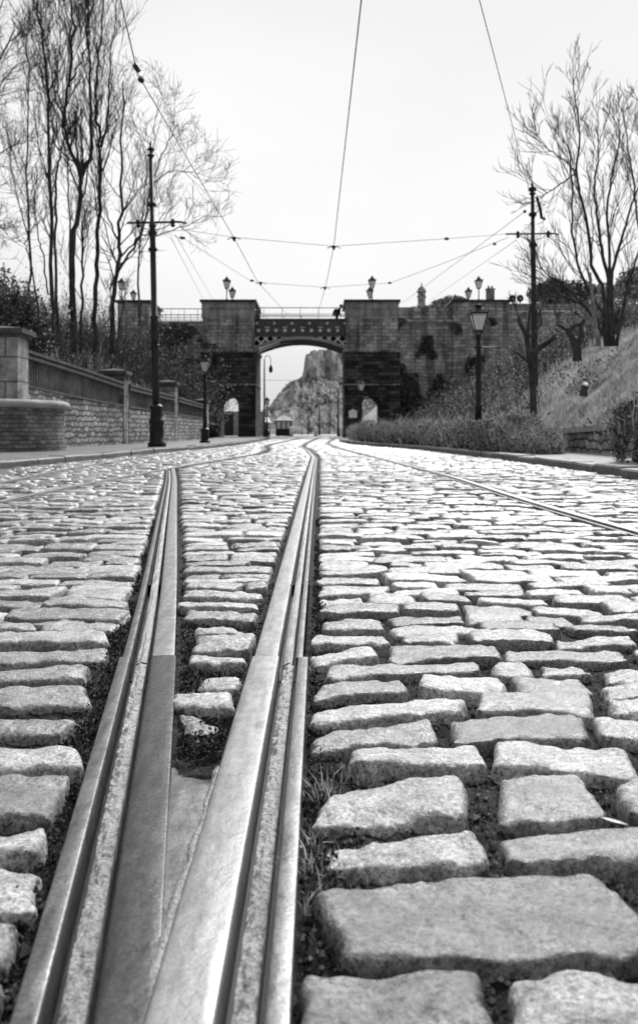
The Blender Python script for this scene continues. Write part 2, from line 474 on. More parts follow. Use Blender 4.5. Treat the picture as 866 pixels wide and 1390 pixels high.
# the forked crossing in front: two rails that meet in a V, with a welded nose
cb = (-.15, .45, 0)
cr = thing('tram_crossing', 'forked steel crossing where two grooved rails meet in a V, welded at its nose', 'rail crossing', cb)
for line, secs, mm in ((RAIL_L, SEC_L, [M['lipsteel'], M['rust'], M['dullsteel']]), (RAIL_R, SEC_R, [M['steel'], M['rust'], M['lipsteel']])):
    for i, (pn, a, b, kind) in enumerate(secs):
        mb = MB()
        if kind == 'floor':
            n = 15
            pr = [(a, -.11)] + [(a + (b - a) * k / (n - 1), -.019 - .006 * abs(k / (n - 1) - .5)) for k in range(n)] + [(b, -.11)]
            sweep(mb, line, pr, .45, YJ, .003, .007, 3 + i, True)
        else:
            zz = kind - (.003 if mm[i] is M['dullsteel'] else 0)
            head_sweep(mb, line, a, b, zz, .0028 if pn == 'lip' else .0045, .45, YJ, .02)
        mb.build(pn, mm[i], cr, cb)
    mb = MB(); a = min(s[1] for s in secs); b = max(s[2] for s in secs)
    sweep(mb, line, [(a + .004, -.14), (a + .004, -.06), (b - .004, -.06), (b - .004, -.14)], .45, YJ, .1)
    mb.build('web', M['iron'], cr, cb)
mb = MB()
Y = np.linspace(.45, 1.405, 120); V = np.zeros((120, 12, 3))
xl = np.interp(Y, [p[1] for p in RAIL_L], [p[0] for p in RAIL_L]) + .118; xr = np.full_like(Y, -.147)
for k in range(12):
    f = k / 11
    V[:, k, 0] = xl + (xr - xl) * f; V[:, k, 1] = Y + (.06 * fbm(np.full_like(Y, f * 5), Y * 0 + 3, 5, 3) - .02 * math.sin(f * math.pi)) * np.clip((Y - 1.33) / .07, 0, 1)
    V[:, k, 2] = -.0062 + .0024 * np.clip((1.25 - Y) / .4, 0, 1) + .0008 * fbm(Y * 14, np.full_like(Y, f * 2.), 8)
V[:, :, 2] -= np.where(Y > 1.30, (Y - 1.30) ** 2 * .7, 0)[:, None]
mb.grid(V, True); mb.add(np.concatenate([V[-1], V[-1] - (0, 0, .1)]), [(k, k + 1, k + 13, k + 12) for k in range(11)])
mb.build('nose_plate', M['lipsteel'], cr, cb)
mb = MB(); Y = np.linspace(.45, 1.40, 110)
wx = -.152 + .006 * fbm(Y * 26, Y * 0, 2, 3); wz = -.0085 + .0025 * fbm(Y * 31, Y * 0 + 4, 9, 3)
mb.tube(np.stack([wx, Y, wz], 1), .0068 + .002 * fbm(Y * 37, Y * 0, 13, 3), 8)
mb.build('weld_bead', M['rust'], cr, cb)


# ------------------------------------------------------------------ setts
def stone(mb, quad, nu, nv, z0, seed, r=.016, amp=.0045, wob=.012, dome=.006, skirt=-.10):
    q = np.array(quad, float)                      # back-left, back-right, front-right, front-left
    w = .5 * (np.linalg.norm(q[1] - q[0]) + np.linalg.norm(q[2] - q[3])); l = .5 * (np.linalg.norm(q[3] - q[0]) + np.linalg.norm(q[2] - q[1]))
    r = min(r, .32 * l, .32 * w)
    def par(n):
        t = np.linspace(0, 1, n); return .45 * t + .55 * (.5 - .5 * np.cos(math.pi * t))
    U, Vv = np.meshgrid(par(nu), par(nv), indexing='xy')
    dx = np.minimum(U, 1 - U) * w; dy = np.minimum(Vv, 1 - Vv) * l
    rr = r * (1 + 1.2 * np.clip(fbm(U * 4.1 + seed * 3.7, Vv * 3.3 + seed * 1.3, seed, 3), -.5, .9)) + .0015
    rc = np.minimum(rr * 1.9, .45 * min(w, l))
    qx = np.maximum(rr - dx, 0); qy = np.maximum(rr - dy, 0); e = np.sqrt(qx ** 2 + qy ** 2)
    e_ = np.minimum(e, rr)
    drop = rr - np.sqrt(np.maximum(rr ** 2 - e_ ** 2, 0))
    # plan rounding of the corners
    cx = np.maximum(rc - dx, 0); cy = np.maximum(rc - dy, 0); ce = np.sqrt(cx ** 2 + cy ** 2)
    k = np.where(ce > rc, rc / np.maximum(ce, 1e-9), 1.)
    ndx = np.where((cx > 0) & (cy > 0), rc - cx * k, dx); ndy = np.where((cx > 0) & (cy > 0), rc - cy * k, dy)
    U2 = np.where(U < .5, ndx / w, 1 - ndx / w); V2 = np.where(Vv < .5, ndy / l, 1 - ndy / l)
    XY = (q[0] * ((1 - U2) * (1 - V2))[..., None] + q[1] * (U2 * (1 - V2))[..., None] + q[2] * (U2 * V2)[..., None] + q[3] * ((1 - U2) * V2)[..., None])
    s = seed * 5.17
    wx = fbm(XY[..., 0] * 12 + s, XY[..., 1] * 12, seed, 4) * wob; wy = fbm(XY[..., 0] * 12, XY[..., 1] * 12 + s, seed + 5, 4) * .6 * wob
    h = dome * (1 - .5 * ((2 * U - 1) ** 2 + (2 * Vv - 1) ** 2)) + amp * 1.6 * fbm(XY[..., 0] * 11 + s, XY[..., 1] * 11, seed + 9, 2) + amp * fbm(XY[..., 0] * 45, XY[..., 1] * 45 + s, seed + 3, 3)
    h = h - .012 * np.clip(fbm(XY[..., 0] * 8 + s, XY[..., 1] * 16 + s, seed + 21, 2) - .22, 0, .4)      # flaked hollows
    rs = random.Random(seed)
    h = h + (U - .5) * rs.uniform(-.010, .010) + (Vv - .5) * rs.uniform(-.008, .008)
    Z = z0 + h - drop * 1.15
    V = np.zeros((nv + 2, nu + 2, 3))
    V[1:-1, 1:-1, 0] = XY[..., 0] + wx; V[1:-1, 1:-1, 1] = XY[..., 1] + wy; V[1:-1, 1:-1, 2] = Z
    V[0] = V[1]; V[-1] = V[-2]; V[:, 0] = V[:, 1]; V[:, -1] = V[:, -2]
    c = XY.reshape(-1, 2).mean(0)
    for sl in (np.s_[0], np.s_[-1], np.s_[:, 0], np.s_[:, -1]):
        V[sl][..., 2] = skirt
        V[sl][..., :2] += (V[sl][..., :2] - c) * .03
    mb.grid(V[::-1], True)


TRACED = [  # top faces of the nearest setts, back-left, back-right, front-right, front-left
 # right of the rails
 [(434,863),(523,859),(523,868),(424,873)], [(550,857),(619,859),(620,869),(548,866)], [(636,856),(742,853),(748,866),(640,868)], [(757,864),(855,863),(861,874),(755,874)],
 [(425,884),(503,875),(507,890),(424,902)], [(530,872),(674,874),(678,890),(528,893)], [(690,878),(840,877),(852,894),(688,893)], [(866,880),(960,880),(970,897),(868,897)],
 [(455,902),(649,892),(652,905),(440,919)], [(673,896),(712,896),(728,912),(676,914)], [(737,900),(790,900),(803,914),(733,912)], [(821,909),(905,908),(910,922),(823,922)],
 [(433,926),(539,920),(548,935),(428,947)], [(573,918),(683,917),(687,936),(568,935)], [(701,917),(781,915),(798,937),(706,936)], [(817,926),(900,925),(910,942),(824,943)],
 [(428,960),(622,946),(630,967),(430,977)], [(656,943),(798,940),(809,967),(652,963)], [(824,949),(910,946),(920,964),(839,965)],
 [(432,993),(580,978),(592,1003),(424,1014)], [(616,982),(781,970),(802,1000),(620,1004)], [(812,974),(930,968),(950,995),(826,996)],
 [(478,1018),(645,1011),(658,1037),(472,1036)], [(679,1009),(846,1012),(863,1046),(676,1038)], [(872,1012),(960,1010),(985,1046),(884,1046)],
 [(450,1072),(618,1050),(636,1103),(424,1112)], [(684,1051),(787,1047),(820,1104),(680,1112)], [(848,1062),(960,1058),(1000,1108),(858,1104)],
 [(450,1140),(643,1121),(662,1168),(445,1163)], [(695,1132),(880,1120),(905,1170),(692,1166)],
 [(438,1202),(822,1186),(905,1288),(462,1292)], [(916,1190),(1010,1190),(1060,1280),(960,1285)],
 [(425,1318),(650,1316),(670,1400),(415,1405)], [(690,1314),(900,1314),(930,1400),(705,1400)],
 # left of the rails
 [(60,842),(157,844),(155,852),(60,852)], [(-60,844),(43,844),(44,852),(-62,852)],
 [(-20,857),(142,855),(148,870),(-24,871)], [(-190,857),(-34,857),(-38,871),(-200,872)],
 [(-40,886),(145,876),(142,889),(-60,901)], [(-210,888),(-60,886),(-75,902),(-225,903)],
 [(-50,912),(124,903),(118,918),(-60,925)], [(-60,938),(114,929),(116,951),(-70,960)],
 [(-80,973),(99,974),(90,992),(-90,996)], [(-90,1007),(98,1013),(104,1043),(-100,1040)],
 [(-80,1050),(90,1051),(72,1101),(-90,1103)], [(-90,1126),(54,1123),(40,1160),(-100,1158)],
 [(-110,1170),(44,1170),(36,1230),(-120,1235)], [(-100,1258),(20,1258),(6,1312),(-120,1315)], [(-120,1332),(-4,1332),(-24,1400),(-140,1400)],
 # in the V of the crossing
 [(246,976),(272,977),(297,990),(250,1000)], [(240,941),(314,944),(315,970),(241,963)], [(278,915),(322,917),(316,939),(262,937)],
 [(256,889),(333,894),(334,903),(255,899)], [(266,865),(338,868),(336,883),(266,882)], [(268,851),(306,848),(337,860),(266,859)],
 [(258,827),(350,832),(347,843),(250,839)], [(245,815),(350,817),(351,825),(243,822)], [(255,804),(355,808),(355,814),(253,811)],
]
setts = MB()
for i, q in enumerate(TRACED):
    w = [G(*p, z=-.004) for p in q]
    size = np.linalg.norm(w[0] - w[1])
    n = 46 if w[2][1] < 1.6 else 30
    low = .006 if i >= len(TRACED) - 9 else 0.
    w = np.array(w); c_ = w.mean(0); e_ = w - c_; w = c_ + e_ * (1 + .0065 / np.maximum(np.abs(e_), .03))
    stone(setts, w, n, int(n * .7), -.008 + R.uniform(-.005, .004) + low, 100 + i, r=.0125, amp=.0055, wob=.017, dome=.005)

seed = 1000
def row_fill(y_start, xa, xb, y_end, sd):
    """courses of setts between two ground lines"""
    global seed
    rs = random.Random(sd)
    y = y_start
    while y < y_end:
        sc = 1 + max(0, y - 18) / 22.
        d = rs.uniform(.105, .165) * sc
        ym = y + d / 2
        x0, x1 = xa(ym), xb(ym)
        lim = .36 * ym + .9
        x0c, x1c = max(x0, -lim), min(x1, lim)
        x = x0c - (rs.uniform(0, .2) if x0c > x0 else 0)
        gap = .012 * (1 + .4 * (sc - 1))
        while x < x1c - .05:
            w = rs.choice((rs.uniform(.13, .2), rs.uniform(.2, .31), rs.uniform(.2, .31))) * sc
            if x + w > x1 - .07: w = x1 - x
            if w < .06: break
            ph = lambda xx, yy: yy + .035 * sc * fbm(np.array([xx * .9]), np.array([yy * .9]), sd, 2)[0]
            j = lambda a=.008: rs.uniform(-a, a) * sc
            g2 = gap * rs.uniform(.5, 1.5) / 2
            quad = [(x + g2 + j(), ph(x, y + d) - g2 + j()), (x + w - g2 + j(), ph(x + w, y + d) - g2 + j()), (x + w - g2 + j(), ph(x + w, y) + g2 + j()), (x + g2 + j(), ph(x, y) + g2 + j())]
            if x0 > -90:
                quad = [(min(max(a, x0 + .004), x1 - .004), b) for a, b in quad]
            nu, nv = (24, 16) if y < 4 else (14, 10) if y < 7 else (8, 7) if y < 12 else (6, 5) if y < 20 else (4, 4)
            seed += 1
            if rs.random() > .012:
                stone(setts, quad, nu, nv, rs.uniform(-.018, .004), seed, r=.013 * (1 + .5 * (sc - 1)), amp=.0045 if y < 8 else .003, wob=.016 if y < 8 else .010, dome=.005)
            x += w
        y += d


E = .006
la, ra, rb, fl = (lambda y: lerp(RAIL_L, y)), (lambda y: lerp(RAIL_R, y)), (lambda y: lerp(RAIL_B, y)), (lambda y: lerp(RAIL_F, y))
aa = lambda y: lerp(RAIL_A, y)
mrg = 12.9
row_fill(2.34, lambda y: ra(y) + .126 + E + .01, lambda y: rb(y) - .07, 78, 21)                           # right of the middle rail
row_fill(2.47, lambda y: (aa(y) + .07), lambda y: (la(y) - .012 if y < mrg - .6 else ra(y) - .012), 2.5, 22)
row_fill(2.49, lambda y: aa(y) + .07, lambda y: la(y) - .014, 12.4, 23)                                     # left of the slanting rail
row_fill(2.97, lambda y: la(y) + .145, lambda y: ra(y) - .014, 12.6, 24)                                    # between the forked rails
row_fill(12.65, lambda y: aa(y) + .14, lambda y: ra(y) - .012, 78, 25)
row_fill(4.0, lambda y: rb(y) + .07, lambda y: lerp(KR, y) - .02, 70, 26)
row_fill(4.0, lambda y: (fl(y) + .07 if y < 33 else lerp(KL, y) + .02), lambda y: aa(y) - .07, 70, 27)
row_fill(6.0, lambda y: lerp(KL, y) + .02, lambda y: fl(y) - .065, 32, 28)
struct(setts, 'road', M['sett'])

def off_rails(x, y):
    l = np.interp(y, [p[1] for p in RAIL_L], [p[0] for p in RAIL_L]); r = np.full_like(y, -.15)
    ok = ~((x > l - .004) & (x < l + .135) & (y < 12.9)) & ~((x > r - .006) & (x < r + .13))
    ok &= ~((y < 1.42) & (x > l) & (x < r + .1))
    return ok


# soil in the joints
mb = MB()
xs = np.arange(-1.4, 1.45, .009); ys = np.arange(.4, 3.4, .009)
XX, YY = np.meshgrid(xs, ys)
ZZ = -.029 + .013 * fbm(XX * 9, YY * 9, 3, 3) + .010 * fbm(XX * 60, YY * 60, 5, 3)
lx_ = np.interp(YY, [p[1] for p in RAIL_L], [p[0] for p in RAIL_L])
vee = (XX > lx_ + .1) & (XX < -.12) & (YY > 1.38) & (YY < 2.1)
ZZ = ZZ + np.where(vee, .013 * np.clip((2.1 - YY) / .3, 0, 1) + .010 * fbm(XX * 28, YY * 28, 91, 4), 0)
ZZ = np.where(((XX > lx_ + .010) & (XX < lx_ + .116)) | ((XX > -.140) & (XX < -.036)) | ((YY < 1.36) & (XX > lx_) & (XX < -.04)), -.10, ZZ); ZZ = np.where(YY > 3.3, -.06, ZZ); ZZ = np.where(np.abs(XX) > 1.38, -.06, ZZ)
mb.grid(np.stack([XX, YY, ZZ], -1), True)
xs = np.arange(-6, 5.01, .25); ys = np.arange(3.2, 120, .5)
XX, YY = np.meshgrid(xs, ys)
mb.grid(np.stack([XX, YY, -.030 + 0 * XX + .012 * fbm(XX * 3, YY * 3, 3, 3)], -1), True)
struct(mb, 'road_bed', M['soil'])

# grit, moss and grass in the joints
def joint_points(n, y0, y1, sd, rails=.6):
    rs = np.random.RandomState(sd)
    y = rs.uniform(y0 ** -.6, y1 ** -.6, n) ** (-1 / .6)
    x = rs.uniform(-.37, .37, n) * y * 1.1
    return x, y


def vee_lift(x, y):
    l = np.interp(y, [p[1] for p in RAIL_L], [p[0] for p in RAIL_L])
    return np.where((x > l + .1) & (x < -.12) & (y > 1.38) & (y < 2.1), .013 * np.clip((2.1 - y) / .3, 0, 1), 0)


x, y = joint_points(26000, .62, 5, 5); k = off_rails(x, y); x, y = x[k], y[k]
mb = MB()
z = -.029 + .013 * fbm(x * 9, y * 9, 3, 3) + .010 * fbm(x * 60, y * 60, 5, 3)
z = z + vee_lift(x, y)
s = RN.uniform(.0012, .0045, len(x)) * (1 + (RN.rand(len(x)) > .97) * 1.2)
oct_ = np.array([(1, 0, 0), (0, 1, 0), (-1, 0, 0), (0, -1, 0), (0, 0, 1), (0, 0, -1)], float)
of = np.array([(0, 1, 4), (1, 2, 4), (2, 3, 4), (3, 0, 4), (1, 0, 5), (2, 1, 5), (3, 2, 5), (0, 3, 5)])
V = np.stack([x, y, z + s * .4], 1)[:, None] + oct_[None] * s[:, None, None] * RN.uniform(.6, 1.3, (len(x), 6, 1))
mb.add(V.reshape(-1, 3), (np.arange(len(x))[:, None, None] * 6 + of[None]).reshape(-1, 3))
struct(mb, 'gravel', M['grit'], 'stuff', 'loose grit lying in the joints between the setts', 'gravel')
# moss beds along the rails and in the V
mb = MB(); cs = []
for i in range(2600):
    side = R.random(); yy = R.uniform(.8, 5.5) if side < .8 else R.uniform(1.42, 3.2)
    l = np.interp(yy, [p[1] for p in RAIL_L], [p[0] for p in RAIL_L])
    if side < .35: xx = l - abs(R.gauss(.02, .03)) - .006
    elif side < .6: xx = -.018 + abs(R.gauss(.015, .025))
    else:
        if yy < 1.42: continue
        xx = R.uniform(l + .135, -.157)
    n = R.randint(5, 14)
    c = np.array((xx, yy, -.024 + .013 * fbm(np.array([xx * 9]), np.array([yy * 9]), 3, 3)[0])) + RN.normal(0, 1, (n, 3)) * (.012, .012, .004)
    cs.append(c)
c = np.concatenate(cs); c = c[off_rails(c[:, 0], c[:, 1])]; c[:, 2] += vee_lift(c[:, 0], c[:, 1])
mb.cards(c, .0045, .8, .6, 4)
struct(mb, 'moss', M['moss'], 'stuff', 'dark moss in the joints beside the tram rails', 'moss')
mb = MB()
tufts = [(432, 915, .05, 26), (440, 1085, .07, 40), (452, 1060, .05, 20), (420, 1150, .05, 30), (425, 1195, .06, 40), (450, 1190, .05, 30), (412, 1240, .05, 26), (470, 1178, .035, 30), (110, 985, .03, 26), (112, 1010, .035, 12), (345, 880, .02, 20), (335, 893, .02, 14), (560, 930, .02, 16), (660, 920, .02, 14), (800, 950, .02, 16), (640, 1010, .015, 12), (480, 1195, .05, 16), (408, 1290, .04, 12)]
for i, (px, py, h, n) in enumerate(tufts):
    g = G(px, py, -.03)
    b = np.stack([g[0] + RN.normal(0, .012, n), g[1] + RN.normal(0, .016, n), np.full(n, -.035)], 1)
    b = b[off_rails(b[:, 0], b[:, 1])]
    mb.blades(b, h * .55, .8, .0011, i)
struct(mb, 'dry_grass', M['straw'], 'stuff', 'pale dry grass tufts growing beside the tram rails', 'grass')
mb = MB(); rs = np.random.RandomState(9)
x, y = joint_points(5200, .9, 5, 15); k = off_rails(x, y) & (fbm(x * 7, y * 7, 77, 2) > .12); x, y = x[k], y[k]
mb.blades(np.stack([x, y, np.full(len(x), -.030)], 1), .016, .6, .0009, 44)
struct(mb, 'short_grass', M['moss'], 'stuff', 'short dark grass blades sprouting in the joints', 'grass')
mb = MB()
lf = P(829, 1112, 1.2); lf[2] = -.006
t = np.linspace(0, 1, 9); w = .006 * np.sin(np.pi * t) ** .7; V = np.zeros((9, 3, 3))
for k_, sg in enumerate((-1, 0, 1)):
    V[:, k_, 0] = lf[0] - .01 + .026 * t + sg * w * .3; V[:, k_, 1] = lf[1] + .02 - .04 * t + sg * w * .7; V[:, k_, 2] = lf[2] + .006 * t + (.002 if sg else 0)
mb.grid(V, True)
tag(mb.build('fallen_leaf', M['straw'], None, tuple(lf)), 'pale curled leaf lying in a joint between the setts', 'leaf')

# ------------------------------------------------------------------ ground, kerbs, pavement
mb = MB(); mb.add([(-900, -50, -.16), (900, -50, -.16), (900, 1600, -.16), (-900, 1600, -.16)], [(0, 1, 2, 3)])
struct(mb, 'ground', M['earth'])
mb = MB(); mb.add([(-7.5, 70, -.03), (9, 70, -.03), (40, 200, -.03), (-60, 200, -.03)], [(0, 1, 2, 3)])
struct(mb, 'street', M['pave'])


def kerb(line, side, sd, y0, y1, h=.105):
    mb = MB(); rs = random.Random(sd); y = y0
    while y < y1:
        l = rs.uniform(.75, 1.25)
        ya, yb = y + .006, min(y + l, y1) - .006
        a, b = lerp(line, ya), lerp(line, yb)
        hh = h + rs.uniform(-.012, .008); o = rs.uniform(-.012, .012); wd = .28 * side
        for yy0, yy1 in ((ya, yb),):
            e = .02 * side
            pr = [(0 + o, -.15), (0 + o, hh - .025), (e + o, hh), (wd + o, hh), (wd + o, -.15)]
            v = [(a + p, yy0, z + rs.uniform(-.004, .004)) for p, z in pr] + [(b + p, yy1, z + rs.uniform(-.004, .004)) for p, z in pr]
            mb.add(v, [(i, i + 5, i + 6, i + 1) for i in range(4)] + [(0, 1, 2, 3, 4), (9, 8, 7, 6, 5)])
        y += l
    return mb


struct(kerb(KL, -1, 3, 2, 71), 'kerb', M['kerb'])
struct(kerb(KR, 1, 4, 2, 75.5), 'kerb', M['kerb'])
WALL = [(-8.6, 2), (-8.2, 14), (-6.92, 21.7), (-6.22, 30), (-5.95, 39), (-5.85, 49), (-6.2, 60), (-7.6, 75.5)]
mb = MB()
ys = np.concatenate([np.arange(2, 71, 1.), [71.]]); V = np.zeros((len(ys), 2, 3))
for i, yy in enumerate(ys): V[i] = [(lerp(WALL, yy) - .6, yy, .10), (lerp(KL, yy) - .275, yy, .092)]
mb.grid(V)
mb.add([(-9.2, 71, .094), (-4.03, 71, .094), (-5.0, 76, .094), (-9.2, 76, .094)], [(0, 1, 2, 3)])
mb.add([(-9.2, 76, .094), (-5.0, 76, .094), (-5.6, 95, .094), (-12, 95, .094)], [(0, 1, 2, 3)])
struct(mb, 'pavement', M['pave'])
mb = MB()
v = [(-3.75, 71, .1), (-4.0, 72.2, .1), (-4.6, 73.6, .1), (-5.2, 75, .1)]
n = len(v)
mb.add([(a, b, -.1) for a, b, c in v] + v + [(a - .28, b - .2, c) for a, b, c in v], [(i, i + n, i + n + 1, i + 1) for i in range(n - 1)] + [(i + n, i + 2 * n, i + 2 * n + 1, i + n + 1) for i in range(n - 1)])
struct(mb, 'kerb', M['kerb'])
mb = MB()
ys = np.arange(2, 76, 1.); V = np.zeros((len(ys), 2, 3))
for i, yy in enumerate(ys): V[i] = [(lerp(KR, yy) + .275, yy, .09), (5.4, yy, .12)]
mb.grid(V); struct(mb, 'path', M['path'])


# ------------------------------------------------------------------ banks
def zr(x, y):
    """right bank"""
    x0 = np.interp(y, [0, 14, 20, 40, 76, 95], [4.9, 4.95, 5.0, 5.6, 7.2, 8])
    d = np.maximum(x - x0, 0)
    top = np.interp(y, [0, 18, 30, 60, 76, 120], [4.2, 4.2, 5.2, 8.0, 9.6, 12])
    s = d * np.interp(y, [0, 25, 76], [.95, .95, .62])
    z = top * (1 - np.exp(-s / top * 1.15)) + d * .06
    return .10 + z + np.minimum(d, 1.5) / 1.5 * .35 * fbm(x * .6, y * .6, 31, 3)


def zl(x, y):
    """left bank"""
    d = np.maximum(np.interp(y, [p[1] for p in WALL], [p[0] for p in WALL]) - .5 - x, 0)
    top = np.interp(y, [0, 20, 76, 120], [7.5, 8.0, 9.3, 11])
    base = np.interp(y, [0, 21, 45, 60, 76], [1.4, 1.5, 1.1, .9, .7])
    z = base + (top - base) * (1 - np.exp(-d * .62 / top * 1.4)) + d * .05
    return z + np.minimum(d, 1.5) / 1.5 * .5 * fbm(x * .5, y * .5, 41, 3)


def bank(name, fn, xs, ys, m, shift):
    mb = MB(); U, Yg = np.meshgrid(xs, ys); X = shift(U, Yg)
    mb.grid(np.stack([X, Yg, fn(X, Yg)], -1), True)
    return struct(mb, name, m)


u = np.concatenate([np.arange(0, 12, .35), np.arange(12, 60, 3.)])
bank('hillside', zr, u, np.arange(6, 75.8, .8), M['bank'], lambda U, Y: U + 4.7)
bank('hillside', zl, u, np.arange(4, 75.8, .8), M['wood_floor'], lambda U, Y: np.interp(Y, [p[1] for p in WALL], [p[0] for p in WALL]) - .35 - U)
# higher ground behind the bridge
bank('hillside', lambda X, Y: np.clip((X - 4) * .9, 0, np.interp(Y, [78, 100, 160], [9.6, 13.4, 14])) + .6 * fbm(X * .3, Y * .3, 8) , np.arange(5, 70, 1.5), np.arange(82, 150, 3.), M['bank'], lambda U, Y: U + .0)
bank('hillside', lambda X, Y: np.clip((-X - 12) * .5, 0, 8.2) + .5 * fbm(X * .3, Y * .3, 9), np.arange(10, 80, 1.5), np.arange(82, 150, 3.), M['bank'], lambda U, Y: -U)

# ------------------------------------------------------------------ left wall with pillars
def wall_along(name, label, pts, parts):
    """pts: (x, y, zbase, zsplit, ztop)"""
    b = (pts[0][0], pts[0][1], .1)
    t = thing(name, label, 'wall', b, 'stone walls topped with dark panels')
    st, pn, cp, lo = MB(), MB(), MB(), MB()
    for (x0, y0, a0, s0, t0), (x1, y1, a1, s1, t1) in zip(pts[:-1], pts[1:]):
        n = np.array((y1 - y0, -(x1 - x0))); n = n / np.linalg.norm(n)

        def slab(mb, d0, d1, zb0, zt0, zb1, zt1):
            v = []
            for x, y, zb, zt in ((x0, y0, zb0, zt0), (x1, y1, zb1, zt1)):
                for d in (d0, d1):
                    v += [(x + n[0] * d, y + n[1] * d, zb), (x + n[0] * d, y + n[1] * d, zt)]
            mb.add(v, [(0, 1, 3, 2), (4, 6, 7, 5), (0, 4, 5, 1), (2, 3, 7, 6), (1, 5, 7, 3), (0, 2, 6, 4)])
        slab(st, -.35, .0, .0, s0, .0, s1)
        slab(lo, -.40, .035, s0 + .002, s0 + .06, s1 + .002, s1 + .06)
        slab(pn, -.22, -.10, s0 + .05, t0 - .19, s1 + .05, t1 - .19)
        slab(cp, -.30, .03, t0 - .20, t0 - .13, t1 - .20, t1 - .13)
        slab(cp, -.26, -.01, t0 - .13, t0 - .07, t1 - .13, t1 - .07)
        slab(cp, -.33, .05, t0 - .07, t0, t1 - .07, t1)
        L = math.hypot(x1 - x0, y1 - y0)                     # ribs of the dark sheet
        for k in range(int(L / .16)):
            f = (k + .5) * .16 / L
            x, y = x0 + (x1 - x0) * f, y0 + (y1 - y0) * f
            zb, zt = s0 + (s1 - s0) * f + .055, t0 + (t1 - t0) * f - .2
            pn.bar((x - n[0] * .098, y - n[1] * .098, zb), (x - n[0] * .098, y - n[1] * .098, zt), .022, .022)
    st.build('stone_base', M['rubble'], t, b); pn.build('panel', M['panel'], t, b); cp.build('coping', M['coping'], t, b); lo.build('ledge', M['coping'], t, b)


wall_along('boundary_wall', 'long stone wall with ribbed dark panel, between the big and the second pillar', [(-6.90, 21.75, .1, 1.55, 2.44), (-6.55, 26, .1, 1.40, 2.26), (-6.24, 29.7, .1, 1.30, 2.07)], 0)
wall_along('boundary_wall', 'short stone wall with dark panel behind the tall tram pole', [(-6.20, 30.5, .1, 1.28, 2.06), (-5.98, 38.6, .1, 1.22, 1.98)], 0)
wall_along('boundary_wall', 'stone wall with dark panel nearest the bridge, beside the gas lamp', [(-5.95, 39.4, .1, 1.20, 1.97), (-5.86, 48.6, .1, 1.15, 1.86)], 0)


def pillar(label, x1, y0, w, d, ztop, m, cap=.1):
    b = (x1 - w / 2, y0 + d / 2, .05)
    t = thing('gate_pillar', label, 'pillar', b, 'stone wall pillars')
    mb = MB(); mb.box(x1 - w, x1, y0, y0 + d, 0.02, ztop - .24); mb.build('shaft', m, t, b)
    mb = MB(); mb.box(x1 - w - cap, x1 + cap, y0 - cap, y0 + d + cap, ztop - .16, ztop - .05)
    mb.box(x1 - w - cap * .45, x1 + cap * .45, y0 - cap * .45, y0 + d + cap * .45, ztop - .238, ztop - .162)
    x0, y1 = x1 - w, y0 + d
    cx, cy = (x0 + x1) / 2, (y0 + y1) / 2
    e = cap
    mb.add([(x0 - e, y0 - e, ztop - .048), (x1 + e, y0 - e, ztop - .048), (x1 + e, y1 + e, ztop - .048), (x0 - e, y1 + e, ztop - .048), (cx, cy, ztop + .05)], [(0, 1, 4), (1, 2, 4), (2, 3, 4), (3, 0, 4)])
    mb.build('cap', M['coping'], t, b)


pillar('large pale stone pillar with dark cap, standing on the rounded brick base', -6.78, 21.0, 1.0, .75, 2.88, M['pillar'], .14)
pillar('stone pillar with overhanging flat cap, left of the tall tram pole', -6.22, 29.75, .72, .72, 2.50, M['pillar'])
pillar('stone pillar just right of the tall tram pole', -5.96, 38.65, .72, .72, 2.62, M['pillar'])
pillar('stone pillar at the end of the wall, behind the gas lamp', -5.84, 48.65, .62, .7, 2.2, M['pillar'], .06)
b = (-7.2, 20.0, .05); t = thing('brick_plinth', 'rounded dark brick base with pale slab on top, by the pavement', 'plinth', b)
mb = MB(); mb.lathe([(1.70, 0.02), (1.70, .30), (1.66, .31), (1.66, .98)], (-7.2, 20.05, 0), 48, sy=1.06, smooth=False); mb.build('brick_wall', M['brick'], t, b)
mb = MB(); mb.lathe([(1.68, .985), (1.76, 1.0), (1.80, 1.06), (1.76, 1.12), (1.66, 1.16)], (-7.2, 20.05, 0), 48, sy=1.06); mb.build('slab', M['slab'], t, b)

# ------------------------------------------------------------------ bridge
YB = 76.0; K = YB / F
bx = lambda px: (px - CX) * K
bz = lambda py: HC + (YH - py) * K
BD = 6.0                                              # depth of the bridge
bb = (-1.5, YB + BD / 2, 0)
br = thing('bridge', 'stone and iron arch bridge crossing the cobbled street', 'bridge', bb)


def arch_poly(x0, x1, ztop, ax0, ax1, aspring):
    r = (ax1 - ax0) / 2; c = (ax0 + ax1) / 2
    arc = [(c + r * math.cos(a), aspring + r * math.sin(a)) for a in np.linspace(math.pi, 0, 15)]
    return [(x0, -.05), (ax0, -.05)] + arc + [(ax1, -.05), (x1, -.05), (x1, ztop), (x0, ztop)]


